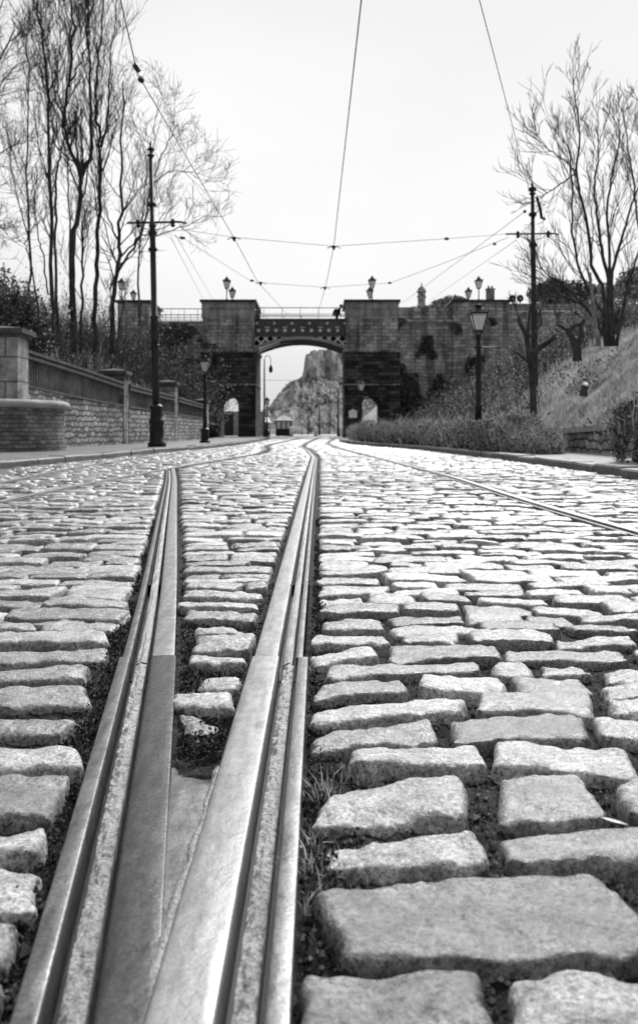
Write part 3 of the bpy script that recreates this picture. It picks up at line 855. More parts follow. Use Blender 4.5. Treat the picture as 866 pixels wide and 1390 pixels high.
for (x0, x1, a0, a1, ay) in ((275, 345, 294, 324, 552), (470, 540, 491, 518, 551)):
    pr = MB()
    zl_ = bz(478)
    lo = MB(); lo.prism(arch_poly(bx(x0) - .15, bx(x1) + .15, zl_, bx(a0), bx(a1), bz(ay)), YB - .25, YB + BD + .25)
    lo.build('pier_base', M['soot'], br, bb)
    # arch ring and string course
    c = (bx(a0) + bx(a1)) / 2; r = (bx(a1) - bx(a0)) / 2
    ring = [(c + (r + .42) * math.cos(a), bz(ay) + (r + .42) * math.sin(a)) for a in np.linspace(math.pi, 0, 15)]
    inn = [(c + (r + .01) * math.cos(a), bz(ay) + (r + .01) * math.sin(a)) for a in np.linspace(0, math.pi, 15)]
    rg = MB(); rg.prism(ring + inn, YB - .33, YB - .252); rg.build('arch_ring', M['soot'], br, bb)
    mb = MB(); mb.box(bx(x0) - .28, bx(x1) + .28, YB - .38, YB + BD + .38, zl_ + .002, zl_ + .22); mb.box(bx(x0) - .2, bx(x1) + .2, YB - .31, YB + BD + .3, bz(523), bz(521)); mb.build('string_course', M['bridge'], br, bb)
    mb = MB(); mb.box(bx(x0), bx(x1), YB, YB + BD, zl_ + .222, bz(432)); mb.build('pier', M['bridge'], br, bb)
    mb = MB(); mb.box(bx(x0) + .02, bx(x1) - .02, YB + .02, YB + BD, bz(432) + .002, bz(410)); 
    for xa, xb in ((bx(x0) - .06, bx(x0) + .55), (bx(x1) - .55, bx(x1) + .06)): mb.box(xa, xb, YB - .07, YB + .018, bz(432), bz(410))
    mb.box(bx(x0) + .55, bx(x1) - .55, YB - .068, YB + .018, bz(418), bz(410.2)); mb.box(bx(x0) + .55, bx(x1) - .55, YB - .066, YB + .018, bz(433), bz(431))
    mb.build('parapet_block', M['dress'], br, bb)
    mb = MB(); mb.box(bx(x0) - .2, bx(x1) + .2, YB - .25, YB + BD + .2, bz(410) + .002, bz(407)); mb.build('coping', M['iron'], br, bb)
# side walls
wl = MB(); wl.box(bx(160), bx(275) - .002, YB + .9, YB + BD - .5, -.05, bz(434)); wl.build('abutment_wall', M['bridge'], br, bb)
wr = MB(); wr.box(bx(540) + .002, bx(617), YB + .35, YB + BD - .5, -.05, bz(437)); wr.build('abutment_wall', M['bridge'], br, bb)
mb = MB(); mb.box(bx(540) + .002, bx(617), YB + .45, YB + BD - .6, bz(434) + .002, bz(416)); mb.build('parapet', M['bridge'], br, bb)
mb = MB(); mb.box(bx(540) + .003, bx(617), YB + .15, YB + BD - .3, bz(437) + .002, bz(434)); mb.tube([(bx(539), YB + .2, bz(436)), (bx(617), YB + .2, bz(436))], .16, 8); mb.build('string_course', M['bridge'], br, bb)
for x0, x1, zt in ((160, 202, 410.5), (615, 690, 410)):
    mb = MB(); mb.box(bx(x0), bx(x1), YB, YB + BD, -.05, bz(zt)); mb.box(bx(x0) + 1, bx(x1) - 1, YB - .05, YB - .002, bz(420), bz(416)); mb.build('outer_pier', M['bridge'], br, bb)
    mb = MB(); mb.box(bx(x0) - .2, bx(x1) + .2, YB - .2, YB + BD + .2, bz(zt) + .002, bz(zt - 3)); mb.build('coping', M['iron'], br, bb)
mb = MB(); mb.box(bx(690) + .002, bx(860), YB + .5, YB + BD, -.05, bz(424)); mb.build('wing_wall', M['bridge'], br, bb)
mb = MB(); mb.box(bx(690) + .002, bx(860), YB + .3, YB + .9, bz(424) + .002, bz(422))
for k in range(60):
    x = bx(692) + k * (bx(858) - bx(692)) / 59
    mb.lathe([(.09, bz(422)), (.05, bz(421)), (.13, bz(418.5)), (.06, bz(416.5)), (.09, bz(415.8))], (x, YB + .6, 0), 6)
mb.box(bx(690) + .002, bx(860), YB + .25, YB + .95, bz(415.6), bz(411.5)); mb.build('balustrade', M['bridge'], br, bb)
# iron span
xa, xb = bx(345) + .002, bx(470) - .002
gd = MB()
for yy in (YB + .5, YB + BD - .7):
    gd.box(xa, xb, yy, yy + .12, bz(455), bz(433))
    gd.box(xa, xb, yy - .12, yy + .24, bz(433) + .001, bz(432)); gd.box(xa, xb, yy - .1, yy + .22, bz(456), bz(454.8)); gd.box(xa, xb, yy - .06, yy - .002, bz(441.8), bz(441.2))
gd.box(xa, xb, YB + .621, YB + BD - .701, bz(447), bz(444))
gd.build('girder', M['girder'], br, bb)
def rosette(x, z, prof, sides=10):
    m_ = MB(); m_.lathe(prof, (0, 0, 0), sides); v = m_.v.pop()
    m_.v.append(np.stack([v[:, 0] + x, YB + .499 - v[:, 2], v[:, 1] + z], 1))
    m_.build('rosette', M['pale'], br, bb)


for k in range(11):
    x = xa + (k + .45) * (xb - xa) / 10.4
    if x < xb - .2: rosette(x, bz(447.8), [(.15, 0), (.13, .05), (.06, .09)])
    if k % 2 == 0: rosette(xa + (k + .25) * (xb - xa) / 10.4, bz(438), [(.12, 0), (.10, .05), (.05, .08)])
    if k % 2 == 1:
        m_ = MB(); m_.box(x - .2, x + .2, YB + .45, YB + .499, bz(443.8), bz(442.8)); m_.build('bracket_plate', M['lattice'], br, bb)
bo = MB()
for k in range(11):
    x = xa + (k + .45) * (xb - xa) / 10.4
    if x < xb - .2:
        bo.lathe([(.33, 0), (.30, .03), (.22, .03)], (0, 0, 0), 12); v = bo.v.pop(); v = np.stack([v[:, 0] + x, YB + .5 - v[:, 2] * .6, v[:, 1] + bz(447.8)], 1); bo.v.append(v)
bo.build('boss_ring', M['panel'], br, bb)


def arc_pts(zs, zc, n=33):
    t = np.linspace(-1, 1, n); return np.stack([xa + (xb - xa) * (t + 1) / 2, zc - (zc - zs) * t ** 2], 1)


for i, yy in enumerate((YB + .55, YB + 2.2, YB + 3.8, YB + BD - .7)):
    mb = MB()
    for zs, zc, th in ((bz(475), bz(460.5), .13),):
        a = arc_pts(zs, zc)
        up = np.stack([a[:, 0], np.full(len(a), yy - .14), a[:, 1] + th], 1); dn = np.stack([a[:, 0], np.full(len(a), yy - .14), a[:, 1]], 1)
        ring = np.stack([dn, up, up + (0, .28, 0), dn + (0, .28, 0), dn], 1)
        mb.grid(ring, False)
    mb.build('arch_rib', M['iron'], br, bb)
a = arc_pts(bz(475), bz(460.5), 31)
mb = MB()
V = np.stack([np.stack([a[:, 0], np.full(31, yy), a[:, 1] + .10], 1) for yy in (YB + .7, YB + BD - .8)], 1)[16:]
mb.grid(V, False); mb.build('soffit_plate', M['iron'], br, bb)
sp = MB(); c = arc_pts(bz(474), bz(460), 31)
V = np.stack([np.stack([c[:, 0], np.full(31, YB + 1.2), z_], 1) for z_ in (c[:, 1] + .05, np.full(31, bz(454)))], 1)
sp.grid(V, False); sp.grid(V + (0, .08, 0), False); sp.build('spandrel_web', M['iron'], br, bb)
c = arc_pts(bz(474), bz(460), 41); rim = MB()
f_ = np.stack([np.stack([c[:, 0], np.full(41, y_), c[:, 1] + d_], 1) for y_, d_ in ((YB + .30, .0), (YB + .30, .24), (YB + .62, .24), (YB + .62, .0), (YB + .30, .0))], 1)
rim.grid(f_, False); rim.build('arch_rim', M['slab'], br, bb)
lt = MB(); c = arc_pts(bz(474), bz(460), 201)
zt = bz(456)
for s_ in (1, -1):
    for k in range(-6, 40):
        x0 = xa + k * .74; p = []
        for f in np.linspace(0, 1, 24):
            x = x0 + f * 1.1 if s_ > 0 else x0 + 1.1 - f * 1.1
            z = zt - f * 1.1
            if xa < x < xb and z > np.interp(x, c[:, 0], c[:, 1]) + .1: p.append((x, z))
        if len(p) > 2: lt.bar((p[0][0], YB + .5 + s_ * .03, p[0][1]), (p[-1][0], YB + .5 + s_ * .03, p[-1][1]), .05, .13)
lt.build('lattice', M['lattice'], br, bb)
dk = MB(); dk.box(xa, xb, YB + .75, YB + BD - .85, bz(443), bz(441.2)); dk.build('deck', M['coping'], br, bb)
def railing(x0, x1, yy, n, z0=433, z1=416.5):
    mb = MB()
    for zp, r in ((z1, .035), (424.5, .018), (428.5, .03), (431.3, .015)): mb.tube([(x0, yy, bz(zp)), (x1, yy, bz(zp))], r, 6)
    for k in range(n): x = x0 + (k + .5) * (x1 - x0) / n; mb.tube([(x, yy, bz(z0)), (x, yy, bz(z1))], .022, 6)
    return mb
railing(xa, xb, YB + .56, 5).build('handrail', M['pole'], br, bb)
railing(xa, xb, YB + BD - .6, 5).build('handrail', M['pole'], br, bb)
railing(bx(202), bx(275), YB + 1.2, 4).build('handrail', M['pole'], br, bb)
railing(bx(202), bx(275), YB + BD - .8, 4).build('handrail', M['pole'], br, bb)
mb = MB(); mb.box(bx(345) + .003, bx(352), YB + .8, YB + 2.2, bz(441), bz(421)); mb.box(bx(345) + .003, bx(353), YB + .7, YB + 2.3, bz(421) + .002, bz(420)); mb.build('end_post', M['bridge'], br, bb)


# ------------------------------------------------------------------ lamps
def lantern_parts(root, z, s, sub=None):
    """square tapering lantern whose bottom sits at z; s: width of its top"""
    h = s * 1.06; wb, wt = s * .24, s * .5
    c4 = lambda w, zz: [(-w, -w, zz), (w, -w, zz), (w, w, zz), (-w, w, zz)]
    mb = MB()
    for i in range(4):
        a, b2 = np.array(c4(wb, z)[i]), np.array(c4(wt, z + h)[i]); mb.tube([a, b2], s * .035, 4)
        for w, zz in ((wb, z), (wt, z + h)): mb.bar(c4(w, zz)[i], c4(w, zz)[(i + 1) % 4], s * .07, s * .07)
    for w in (.5, .3): mb.lathe([(wb * w, z - s * .12 * w), (wb * 1.3 * w, z)], (0, 0, 0), 8)
    fr = mb.build('lantern_frame', M['iron'], root)
    mb = MB(); mb.add(c4(wb * .96, z + .01) + c4(wt * .96, z + h - .01), [(0, 1, 5, 4), (1, 2, 6, 5), (2, 3, 7, 6), (3, 0, 4, 7)]); mb.build('pane', M['glass'], fr)
    mb = MB(); mb.lathe([(s * .05, z), (s * .05, z + h * .35), (s * .09, z + h * .4), (s * .09, z + h * .75), (s * .02, z + h * .8)], (0, 0, 0), 8); mb.build('burner', M['pale'], fr)
    mb = MB(); r2 = math.sqrt(2)
    mb.lathe([(wt * r2 * 1.12, z + h), (wt * r2 * 1.15, z + h + s * .06), (wt * r2 * .62, z + h + s * .32), (wt * r2 * .40, z + h + s * .36)], (0, 0, 0), 4, math.pi / 4, False)
    mb.lathe([(s * .2, z + h + s * .36), (s * .24, z + h + s * .40), (s * .2, z + h + s * .50), (s * .26, z + h + s * .53), (s * .12, z + h + s * .62), (s * .03, z + h + s * .68), (s * .06, z + h + s * .74), (s * .01, z + h + s * .86)], (0, 0, 0), 12)
    for i in range(4):
        x, y, zz = c4(wt * 1.12, z + h + s * .06)[i]; mb.lathe([(s * .05, zz), (s * .01, zz + s * .14)], (x, y, 0), 5)
    mb.build('lamp_roof', M['iron'], root)


def gas_lamp():
    t = thing('gas_lamp', None, 'street lamp', (0, 0, 0), 'black gas street lamps')
    mb = MB(); mb.lathe([(.20, 0), (.20, .08), (.15, .10), (.15, .42), (.17, .44), (.17, .50), (.10, .55), (.085, .60)], (0, 0, 0), 8, .39, False); mb.build('base', M['iron'], t)
    mb = MB(); mb.lathe([(.085, .55), (.075, .9), (.09, .92), (.09, .96), (.07, .98), (.058, 1.7), (.05, 2.2), (.075, 2.22), (.075, 2.27), (.04, 2.30), (.035, 2.45), (.06, 2.47), (.03, 2.52)], (0, 0, 0), 12); mb.build('column', M['iron'], t)
    mb = MB(); mb.tube([(-.12, 0, 2.235), (.42, 0, 2.235)], .015, 6); mb.lathe([(.02, 2.21), (.03, 2.235), (.02, 2.26)], (.42, 0, 0), 8); mb.build('ladder_bar', M['iron'], t)
    mb = MB()
    for a in range(4):
        an = a * math.pi / 2 + math.pi / 4
        mb.tube([(.035 * math.cos(an), .035 * math.sin(an), 2.30), (.05 * math.cos(an), .05 * math.sin(an), 2.45), (.12 * math.cos(an), .12 * math.sin(an), 2.60)], .010, 5)
    mb.build('lantern_cradle', M['iron'], t)
    lantern_parts(t, 2.60, .345)
    return t


gl = gas_lamp()
gl.location = ((278.5 - CX) * 34.2 / F, 34.2, .095); gl['label'] = 'black gas street lamp with pale lantern on the left pavement by the wall'
for (px, Y, z, lab, rz) in ((649, 20.3, .1, 'black gas street lamp with ladder bar standing in the hedge', 0), (490, 50, .1, 'gas lamp in front of the small right-hand archway of the bridge', .2), (362.5, 75, .09, 'slender gas lamp at the kerb end beside the left bridge pier', .3)):
    c = copy_tree(gl); c.location = ((px - CX) * Y / F, Y, z); c['label'] = lab; c.rotation_euler.z = rz


def parapet_lamp():
    t = thing('parapet_lamp', None, 'lamp', (0, 0, 0), 'lanterns on the bridge parapet')
    mb = MB(); mb.lathe([(.14, 0), (.14, .06), (.07, .12), (.045, .2), (.04, .85), (.07, .88), (.03, .98)], (0, 0, 0), 8); mb.build('post', M['iron'], t)
    lantern_parts(t, 1.0, .56)
    return t


pl = None
for px, py, Y, lab in ((308, 374, YB + .5, 'taller lantern of the pair on the left bridge pier'), (315.5, 388, YB + BD - .5, 'lower lantern of the pair on the left bridge pier'),
                       (505, 373, YB + .5, 'taller lantern of the pair on the right bridge pier'), (502, 388, YB + BD - .5, 'lower lantern of the pair on the right bridge pier'),
                       (649.5, 373.5, YB + .5, 'taller lantern on the far right pier above the gas lamp'), (635.5, 388.5, YB + BD - .5, 'lower lantern on the far right pier beside the taller one'),
                       (165.5, 376, YB + .5, 'taller lantern on the far left pier among the tree stems'), (181.5, 392, YB + BD - .5, 'lower lantern on the far left pier left of the tram pole')):
    if pl is None: c = pl = parapet_lamp()
    else: c = copy_tree(pl)
    c['label'] = lab
    zt = bz(407) if px > 200 else bz(407.5)
    c.location = ((px - CX) * Y / F, Y, zt)
    top = HC + (YH - py) * Y / F
    c.scale = (1, 1, (top - zt) / 2.08)
    # lanterns keep their shape: only the post height differs
    c.scale = (min(1, (top - zt) / 2.08),) * 3 if top - zt < 2.08 else (1, 1, (top - zt) / 2.08)

# ------------------------------------------------------------------ tram poles
def tram_pole(label, base, top, z_arm, arm, r0, casing, rings, stay=0, lean=0):
    x, y, z = base
    t = thing('tram_pole', label, 'tram pole', base, 'overhead line poles')
    H = top - z
    mb = MB()
    prof = [(r0, 0), (r0, H * .42), (r0 * 1.25, H * .42 + .01), (r0 * 1.25, H * .42 + .06), (r0 * .82, H * .42 + .09), (r0 * .8, H * .72), (r0 * 1.0, H * .72 + .01), (r0 * 1.0, H * .72 + .06), (r0 * .62, H * .72 + .1), (r0 * .58, H - .42)]
    mb.lathe(prof, (0, 0, 0), 14); mb.build('shaft', M['pole'], t)
    mb = MB(); h = H - .42
    mb.lathe([(r0 * .6, h), (r0 * 1.05, h + .03), (r0 * 1.05, h + .06), (r0 * .35, h + .09), (r0 * .35, h + .16), (r0 * 1.15, h + .20), (r0 * .5, h + .26), (r0 * .2, h + .30), (r0 * .3, h + .34), (.01, h + .46)], (0, 0, 0), 12); mb.build('finial', M['iron'], t)
    if casing:
        mb = MB(); mb.lathe([(.25, 0), (.25, .10), (.20, .14), (.19, .62), (.215, .64), (.215, .70), (.17, .74), (.155, .98), (.185, 1.0), (.185, 1.08), (r0 * 1.1, 1.14)], (0, 0, 0), 16); mb.build('base_casing', M['iron'], t)
    for zz in rings:
        mb = MB(); mb.lathe([(r0 * .9, zz - .05), (r0 * 1.25, zz - .04), (r0 * 1.25, zz + .04), (r0 * .9, zz + .05)], (0, 0, 0), 12); mb.build('collar', M['iron'], t)
    a0, a1 = arm; za = z_arm - z
    mb = MB(); mb.tube([(a0, 0, za + .0), (a1 * .8, 0, za + .0), (a1, 0, za - .04)], .03, 8)
    mb.tube([(a0 * .62, 0, za), (a0 * .3, 0, za - .16), (0, 0, za - .22)], .012, 6); mb.tube([(a1 * .62, 0, za), (a1 * .3, 0, za - .16), (0, 0, za - .22)], .012, 6)
    cb_ = mb.build('cross_arm', M['iron'], t)
    for xx in (a0 * .55, a1 * .6):
        mb = MB(); mb.lathe([(.02, za - .14), (.07, za - .1), (.04, za - .06), (.07, za - .02), (.05, za + .06), (.03, za + .09)], (xx, 0, 0), 10); mb.build('insulator', M['iron'], cb_)
    if stay:
        mb = MB(); mb.tube([(.12, -.1, h - .1), (.22, -.12, h - .5), (.26, -.12, h - .8)], .05, 8); mb.build('bracket', M['iron'], t)
    if lean: t.rotation_euler = (0, lean, 0)
    return t


tram_pole('tall dark tram pole with bulbous base on the left pavement', ((213.5 - CX) * 25 / F, 25, .095), .5 + 394 * 25 / F, 6.12, (-.68, .92), .098, True, (2.7, 5.75, 6.5, 5.3), lean=-.021)
tram_pole('dark tram pole with cross-arm on the right bank behind the cut-back tree', ((726 - CX) * 30 / F, 30, 1.3), 8.55, 6.88, (-.88, .82), .105, False, (5.2, 6.2, 7.0), 1, lean=-.013)

# ------------------------------------------------------------------ wires
def wire(name, label, pts, r=.009, sag=0., cat='overhead wire', beads=(), group='overhead wires'):
    P_ = []
    for a, b in zip(pts[:-1], pts[1:]):
        a, b = np.array(a, float), np.array(b, float)
        t = np.linspace(0, 1, 13)[:, None]; p = a + (b - a) * t; p[:, 2] -= sag * 4 * (t * (1 - t))[:, 0]
        P_ += list(p[:-1])
    P_.append(np.array(pts[-1], float))
    base = tuple(P_[0])
    mb = MB(); mb.tube(P_, r, 5)
    o = mb.build(name, M['wire'], None, base); tag(o, label, cat, group)
    for bpos, bl in beads:
        m2 = MB(); d = np.array(P_[-1]) - np.array(P_[0]); d /= np.linalg.norm(d); c = np.array(bpos, float)
        m2.tube([c - d * bl, c - d * bl * .6, c - d * bl * .3, c, c + d * bl * .3, c + d * bl * .6, c + d * bl], [.012, .05, .03, .055, .03, .05, .012], 8)
        m2.build('insulator', M['iron'], o, base)
    return o


zw = 6.3
Lw = lambda px, Y: ((px - CX) * Y / F, Y, zw)
c1 = P(453, 335, 29); c2 = P(318, 323, 28); s1, s2 = P(407.5, 392.5, 38), P(355, 384.5, 37)
wire('trolley_wire', 'long overhead wire running from the top centre towards the bridge', [P(497, -60, 11.2), c1, P(441, 393, 39), P(431, 425, 74)], .010)
wire('trolley_wire', 'overhead wire coming from the top left past the tall tram pole', [P(155, -40, 11.8), P(187, 100, 15.3), c2, P(350, 383, 37), P(395, 432, 74)], .010, beads=((P(186, 92, 15.1), .16), (P(192, 108, 15.6), .08)))
wire('feeder_wire', 'thin wire from the top right down to the head of the right tram pole', [P(640, -40, 11), P(682, 120, 16), P(717, 255, 29.9)], .007)
wire('span_wire', 'span wire between the two tram poles', [P(243, 303, 25), P(250, 312, 25.2), c2 + (0, 0, .02), c1 + (0, 0, .02), P(607, 324, 29), P(694, 317, 30)], .008, beads=((P(606, 324, 29), .08),))
wire('span_wire', 'second lower span wire farther along the street', [P(247, 322, 27), P(335, 378, 36), P(350, 383.5, 37), P(441, 390, 39), P(530, 384, 37), P(600, 358, 33), P(690, 322, 30)], .008, beads=((P(248, 323, 27), .08), (P(342, 381, 36.3), .08), (P(529, 384, 37), .08), (P(671, 331, 30.5), .06)))
wire('stay_wire', 'stay wire rising from the bridge to the right tram pole, upper of two', [P(545, 412, 76), P(712, 287, 30)], .010, beads=((P(712, 287, 30), .07),))
wire('stay_wire', 'stay wire rising from the bridge to the right tram pole, lower of two', [P(583, 408, 76), P(700, 326, 30)], .008, beads=((P(738, 297, 30), .06),))
wire('stay_wire', 'thin stay wire on the left sloping to the bridge parapet', [P(232, 322, 25), P(278, 410, 74)], .007)
wire('stay_wire', 'second thin stay wire on the left beside the first', [P(238, 318, 25), P(290, 408, 74)], .007)
wire('span_wire', 'overhead wire seen through the bridge arch', [P(340, 516, 95), P(470, 517, 95)], .02)
for c, lab in ((c1, 'dark wire hanger on the centre overhead wire'), (c2, 'dark wire hanger on the left overhead wire'), (P(441, 390.5, 39), 'small hanger lower down the centre overhead wire'), (P(354, 384, 37), 'small hanger lower down the left overhead wire')):
    mb = MB(); mb.lathe([(.03, -.10), (.035, -.05), (.07, -.03), (.07, .02), (.03, .05)], c, 8)
    mb.tube([c + (-.20, 0, -.05), c + (-.1, 0, .01), c + (0, 0, .02), c + (.1, 0, .01), c + (.20, 0, -.05)], .014, 6)
    tag(mb.build('wire_hanger', M['iron'], None, tuple(c)), lab, 'wire hanger', 'wire hangers')

# ------------------------------------------------------------------ trees
def branch(mb, p, d, L, r, lev, rs, up=.25, spread=.7, kids=(6, 4, 2), rmin=.0075):
    n = max(3, min(7, int(L / .28) + 2))
    pts = [p]; dd = d / np.linalg.norm(d); step = L / (n - 1)
    for i in range(n - 1):
        dd = dd + rs.normal(0, .10, 3) + (0, 0, up * .28)
        dd = dd / np.linalg.norm(dd); pts.append(pts[-1] + dd * step)
    pts = np.array(pts)
    mb.tube(pts, np.linspace(r, max(r * .35, rmin * .6), n), 5 if r > .03 else 3, False)
    if lev <= 0 or L < .22: return
    nk = kids[len(kids) - lev] if lev <= len(kids) else 4
    for k in range(nk):
        f = rs.uniform(.25, .98); j = min(n - 2, int(f * (n - 1))); q = pts[j] + (pts[j + 1] - pts[j]) * (f * (n - 1) - j)
        ax = pts[j + 1] - pts[j]; ax /= np.linalg.norm(ax)
        s = rs.normal(0, 1, 3); s -= ax * s.dot(ax); s /= np.linalg.norm(s) + 1e-6
        nd = ax * .75 + s * spread + (0, 0, up * .6)
        branch(mb, q, nd, L * rs.uniform(.4, .75) * (1.15 - .4 * f), max(rmin, r * (1 - .5 * f) * .62), lev - 1, rs, up, spread, kids, rmin)


def tree(name, label, stems, seed, bark, nb=19, L=2.7, up=.55, spread=.55, start=.25, group='bare trees', kids=(6, 3), wr=.035, cat='tree', rs_=.82, rmin=.0075):
    """stems: list of (points [(px,py,Y)...], r0, r1)"""
    rs = np.random.RandomState(seed)
    tr, cw = MB(), MB(); base = None
    for pts, r0, r1 in stems:
        w = np.array([P(*p) for p in pts])
        if base is None: base = w[0].copy()
        t = np.linspace(0, 1, len(w)); tt = np.linspace(0, 1, max(8, len(w) * 4))
        c = np.stack([np.interp(tt, t, w[:, i]) for i in range(3)], 1)
        ker = np.array([1, 2, 1.]) / 4
        for _ in range(2):
            c[1:-1] = (c[:-2] + 2 * c[1:-1] + c[2:]) / 4
        c[1:-1] += rs.normal(0, wr, (len(c) - 2, 3))
        rad = (r0 + (r1 - r0) * tt ** .8) * rs_
        tr.tube(c, rad, 8, True)
        seg = np.linalg.norm(np.diff(c, axis=0), axis=1).sum()
        for k in range(int(nb * max(.5, seg / 8.))):
            f = start + (1 - start) * rs.rand() ** .8
            j = min(len(c) - 2, int(f * (len(c) - 1))); ax = c[j + 1] - c[j]; ax /= np.linalg.norm(ax)
            s = rs.normal(0, 1, 3); s -= ax * s.dot(ax); s /= np.linalg.norm(s)
            l = L * rs.uniform(.5, 1.2) * (1.2 - .65 * f)
            branch(cw, c[j], ax * .8 + s * spread + (0, 0, .15), l, max(rmin * 1.7, rad[j] * .42), len(kids), rs, up, spread, kids, rmin)
    t = thing(name, label, cat, tuple(base), group)
    tr.build('trunk', bark, t, base); cw.build('crown', M['twig'], t, base)
    return t


A = 38.
tree('bare_tree', 'slim bare tree, leftmost of the tall straight stems above the wall', [([(73, 470, A), (71, 398, A), (69, 277, A), (67, 138, A), (61, 69, A), (50, 10, A), (44, -60, A)], .13, .03), ([(66, 130, A), (78, 100, A), (84, 60, A), (80, 0, A)], .05, .015)], 1, M['bark'])
tree('bare_tree', 'thick bare tree forking in two, over the stone wall', [([(100, 480, 36), (99, 381, 36), (99, 329, 36), (109, 277, 36), (112, 236, 36), (94, 201, 36), (86, 165, 36), (94, 110, 36), (100, 60, 36), (98, 0, 36), (95, -70, 36)], .17, .03), ([(112, 238, 36), (125, 205, 36), (124, 150, 36), (121, 90, 36), (118, 40, 36), (124, -40, 36)], .11, .025), ([(97, 110, 36), (115, 75, 36), (122, 30, 36), (128, -20, 36)], .05, .015), ([(86, 165, 36), (73, 120, 36), (65, 70, 36), (55, 30, 36), (48, -30, 36)], .055, .012)], 2, M['bark2'])
tree('bare_tree', 'bare tree in the middle of the left clump, straight trunk', [([(129, 480, A), (131, 380, A), (133, 320, A), (138, 250, A), (137, 190, A), (128, 140, A), (133, 80, A), (142, 20, A), (140, -60, A)], .13, .03), ([(137, 200, A), (150, 150, A), (148, 90, A), (156, 40, A), (160, -20, A)], .06, .015), ([(110, 480, 40), (112, 380, 40), (112, 300, 40)], .09, .05)], 3, M['bark2'])
tree('bare_tree', 'bare tree with long side boughs, right of the left clump by the pole', [([(152, 480, A), (154, 400, A), (162, 345, A), (165, 277, A), (166, 180, A), (168, 110, A)], .15, .03), ([(158, 372, A), (175, 345, A), (196, 312, A), (206, 250, A), (222, 205, A), (242, 168, A)], .08, .02), ([(161, 330, A), (150, 300, A), (142, 280, A)], .06, .02), ([(163, 350, A), (190, 320, A), (225, 318, A), (262, 300, A), (288, 290, A)], .05, .012), ([(206, 250, A), (228, 232, A), (250, 232, A), (272, 240, A)], .035, .01), ([(207, 246, A), (206, 205, A), (212, 165, A), (220, 120, A)], .035, .01)], 4, M['bark2'], 15, 2.4, .2, .85)
tree('bare_tree', 'thin crooked bare tree between the slim tree and the forked tree', [([(80, 470, 37), (77, 380, 37), (76, 300, 37), (76, 225, 37), (84, 210, 37), (86, 170, 37), (80, 120, 37), (75, 60, 37)], .09, .02), ([(95, 420, 37), (95, 300, 37), (92, 220, 37), (98, 170, 37)], .06, .02)], 5, M['bark'], 10, 1.9)
tree('bare_tree', 'leaning thin sapling with bent stem at the far left, above the wall', [([(58, 470, 34), (50, 400, 34), (38, 345, 34), (35, 325, 34), (56, 296, 34)], .05, .02), ([(66, 400, 35), (60, 350, 35), (50, 310, 35), (46, 260, 35), (52, 215, 35)], .045, .015)], 6, M['bark'], 8, 1.5, start=.5)
tree('bare_tree', 'bare tree mostly out of the picture, its twigs reaching in at the left edge', [([(-60, 470, 32), (-55, 300, 32), (-40, 180, 32), (-15, 120, 32), (20, 40, 32)], .14, .03), ([(-55, 300, 32), (-30, 240, 32), (0, 210, 32), (30, 190, 32)], .05, .012), ([(-50, 260, 32), (-20, 160, 32), (12, 95, 32), (40, 80, 32)], .05, .012), ([(-50, 330, 32), (-25, 310, 32), (0, 300, 32)], .05, .02), ([(-50, 150, 32), (-20, 60, 32), (5, 0, 32)], .05, .015)], 7, M['bark'], 18, 2.4, .1, .9, .15)
tree('bare_tree', 'far bare tree behind the left clump, pale and thin', [([(40, 440, 56), (42, 330, 56), (36, 220, 56), (40, 120, 56), (38, 30, 56)], .12, .03), ([(41, 330, 56), (20, 250, 56), (10, 170, 56)], .06, .02)], 8, M['bark'], 14, 3.0)
tree('bare_tree', 'far bare tree seen behind the tall tram pole', [([(190, 440, 60), (188, 350, 60), (195, 280, 60), (200, 220, 60)], .10, .03), ([(188, 350, 60), (215, 300, 60), (235, 270, 60)], .05, .015)], 9, M['bark'], 16, 3.0)
tree('silver_birch', 'pale crooked sapling stem rising behind the wall beside the second pillar', [([(133, 512, 33), (137, 470, 33), (148, 430, 33), (152, 400, 33), (150, 370, 33)], .055, .02)], 10, M['palebark'], 6, 1.2, start=.5)
tree('bare_tree', 'slanting dark trunk low in the scrub behind the second pillar', [([(150, 520, 35), (160, 470, 35), (163, 440, 35), (170, 400, 35)], .06, .02)], 11, M['bark2'], 6, 1.4, start=.4)
B = 25.
tree('bare_tree', 'large many-stemmed bare tree on top of the right bank', [
    ([(822, 470, B), (818, 425, B), (802, 400, B), (783, 361, B), (775, 301, B), (777, 240, B), (770, 200, B)], .08, .016),
    ([(824, 470, B), (819, 389, B), (802, 366, B), (798, 307, B), (785, 258, B), (781, 230, B), (788, 184, B), (784, 150, B), (779, 122, B), (776, 104, B)], .08, .012),
    ([(828, 470, B), (826, 380, B), (816, 338, B), (810, 295, B), (805, 250, B), (814, 205, B), (808, 170, B)], .085, .012),
    ([(832, 470, B), (828, 370, B), (844, 321, B), (856, 280, B), (872, 240, B), (880, 180, B)], .075, .012),
    ([(830, 470, B), (827, 350, B), (822, 280, B), (834, 220, B), (842, 185, B), (838, 160, B)], .065, .012),
    ([(826, 468, B), (796, 417, B), (768, 389, B), (745, 375, B), (732, 363, B)], .06, .012),
    ([(815, 440, B), (790, 415, B), (765, 402, B), (740, 388, B)], .05, .012),
    ([(836, 470, B), (850, 390, B), (870, 330, B), (890, 280, B)], .065, .012),
    ([(781, 232, B), (762, 215, B), (745, 205, B), (725, 180, B)], .03, .008),
    ([(781, 235, B), (760, 250, B), (742, 262, B), (734, 268, B)], .03, .012)], 12, M['bark2'], 22, 1.5, .38, .5, .22, wr=.012, kids=(4, 3), rs_=.82, rmin=.006)
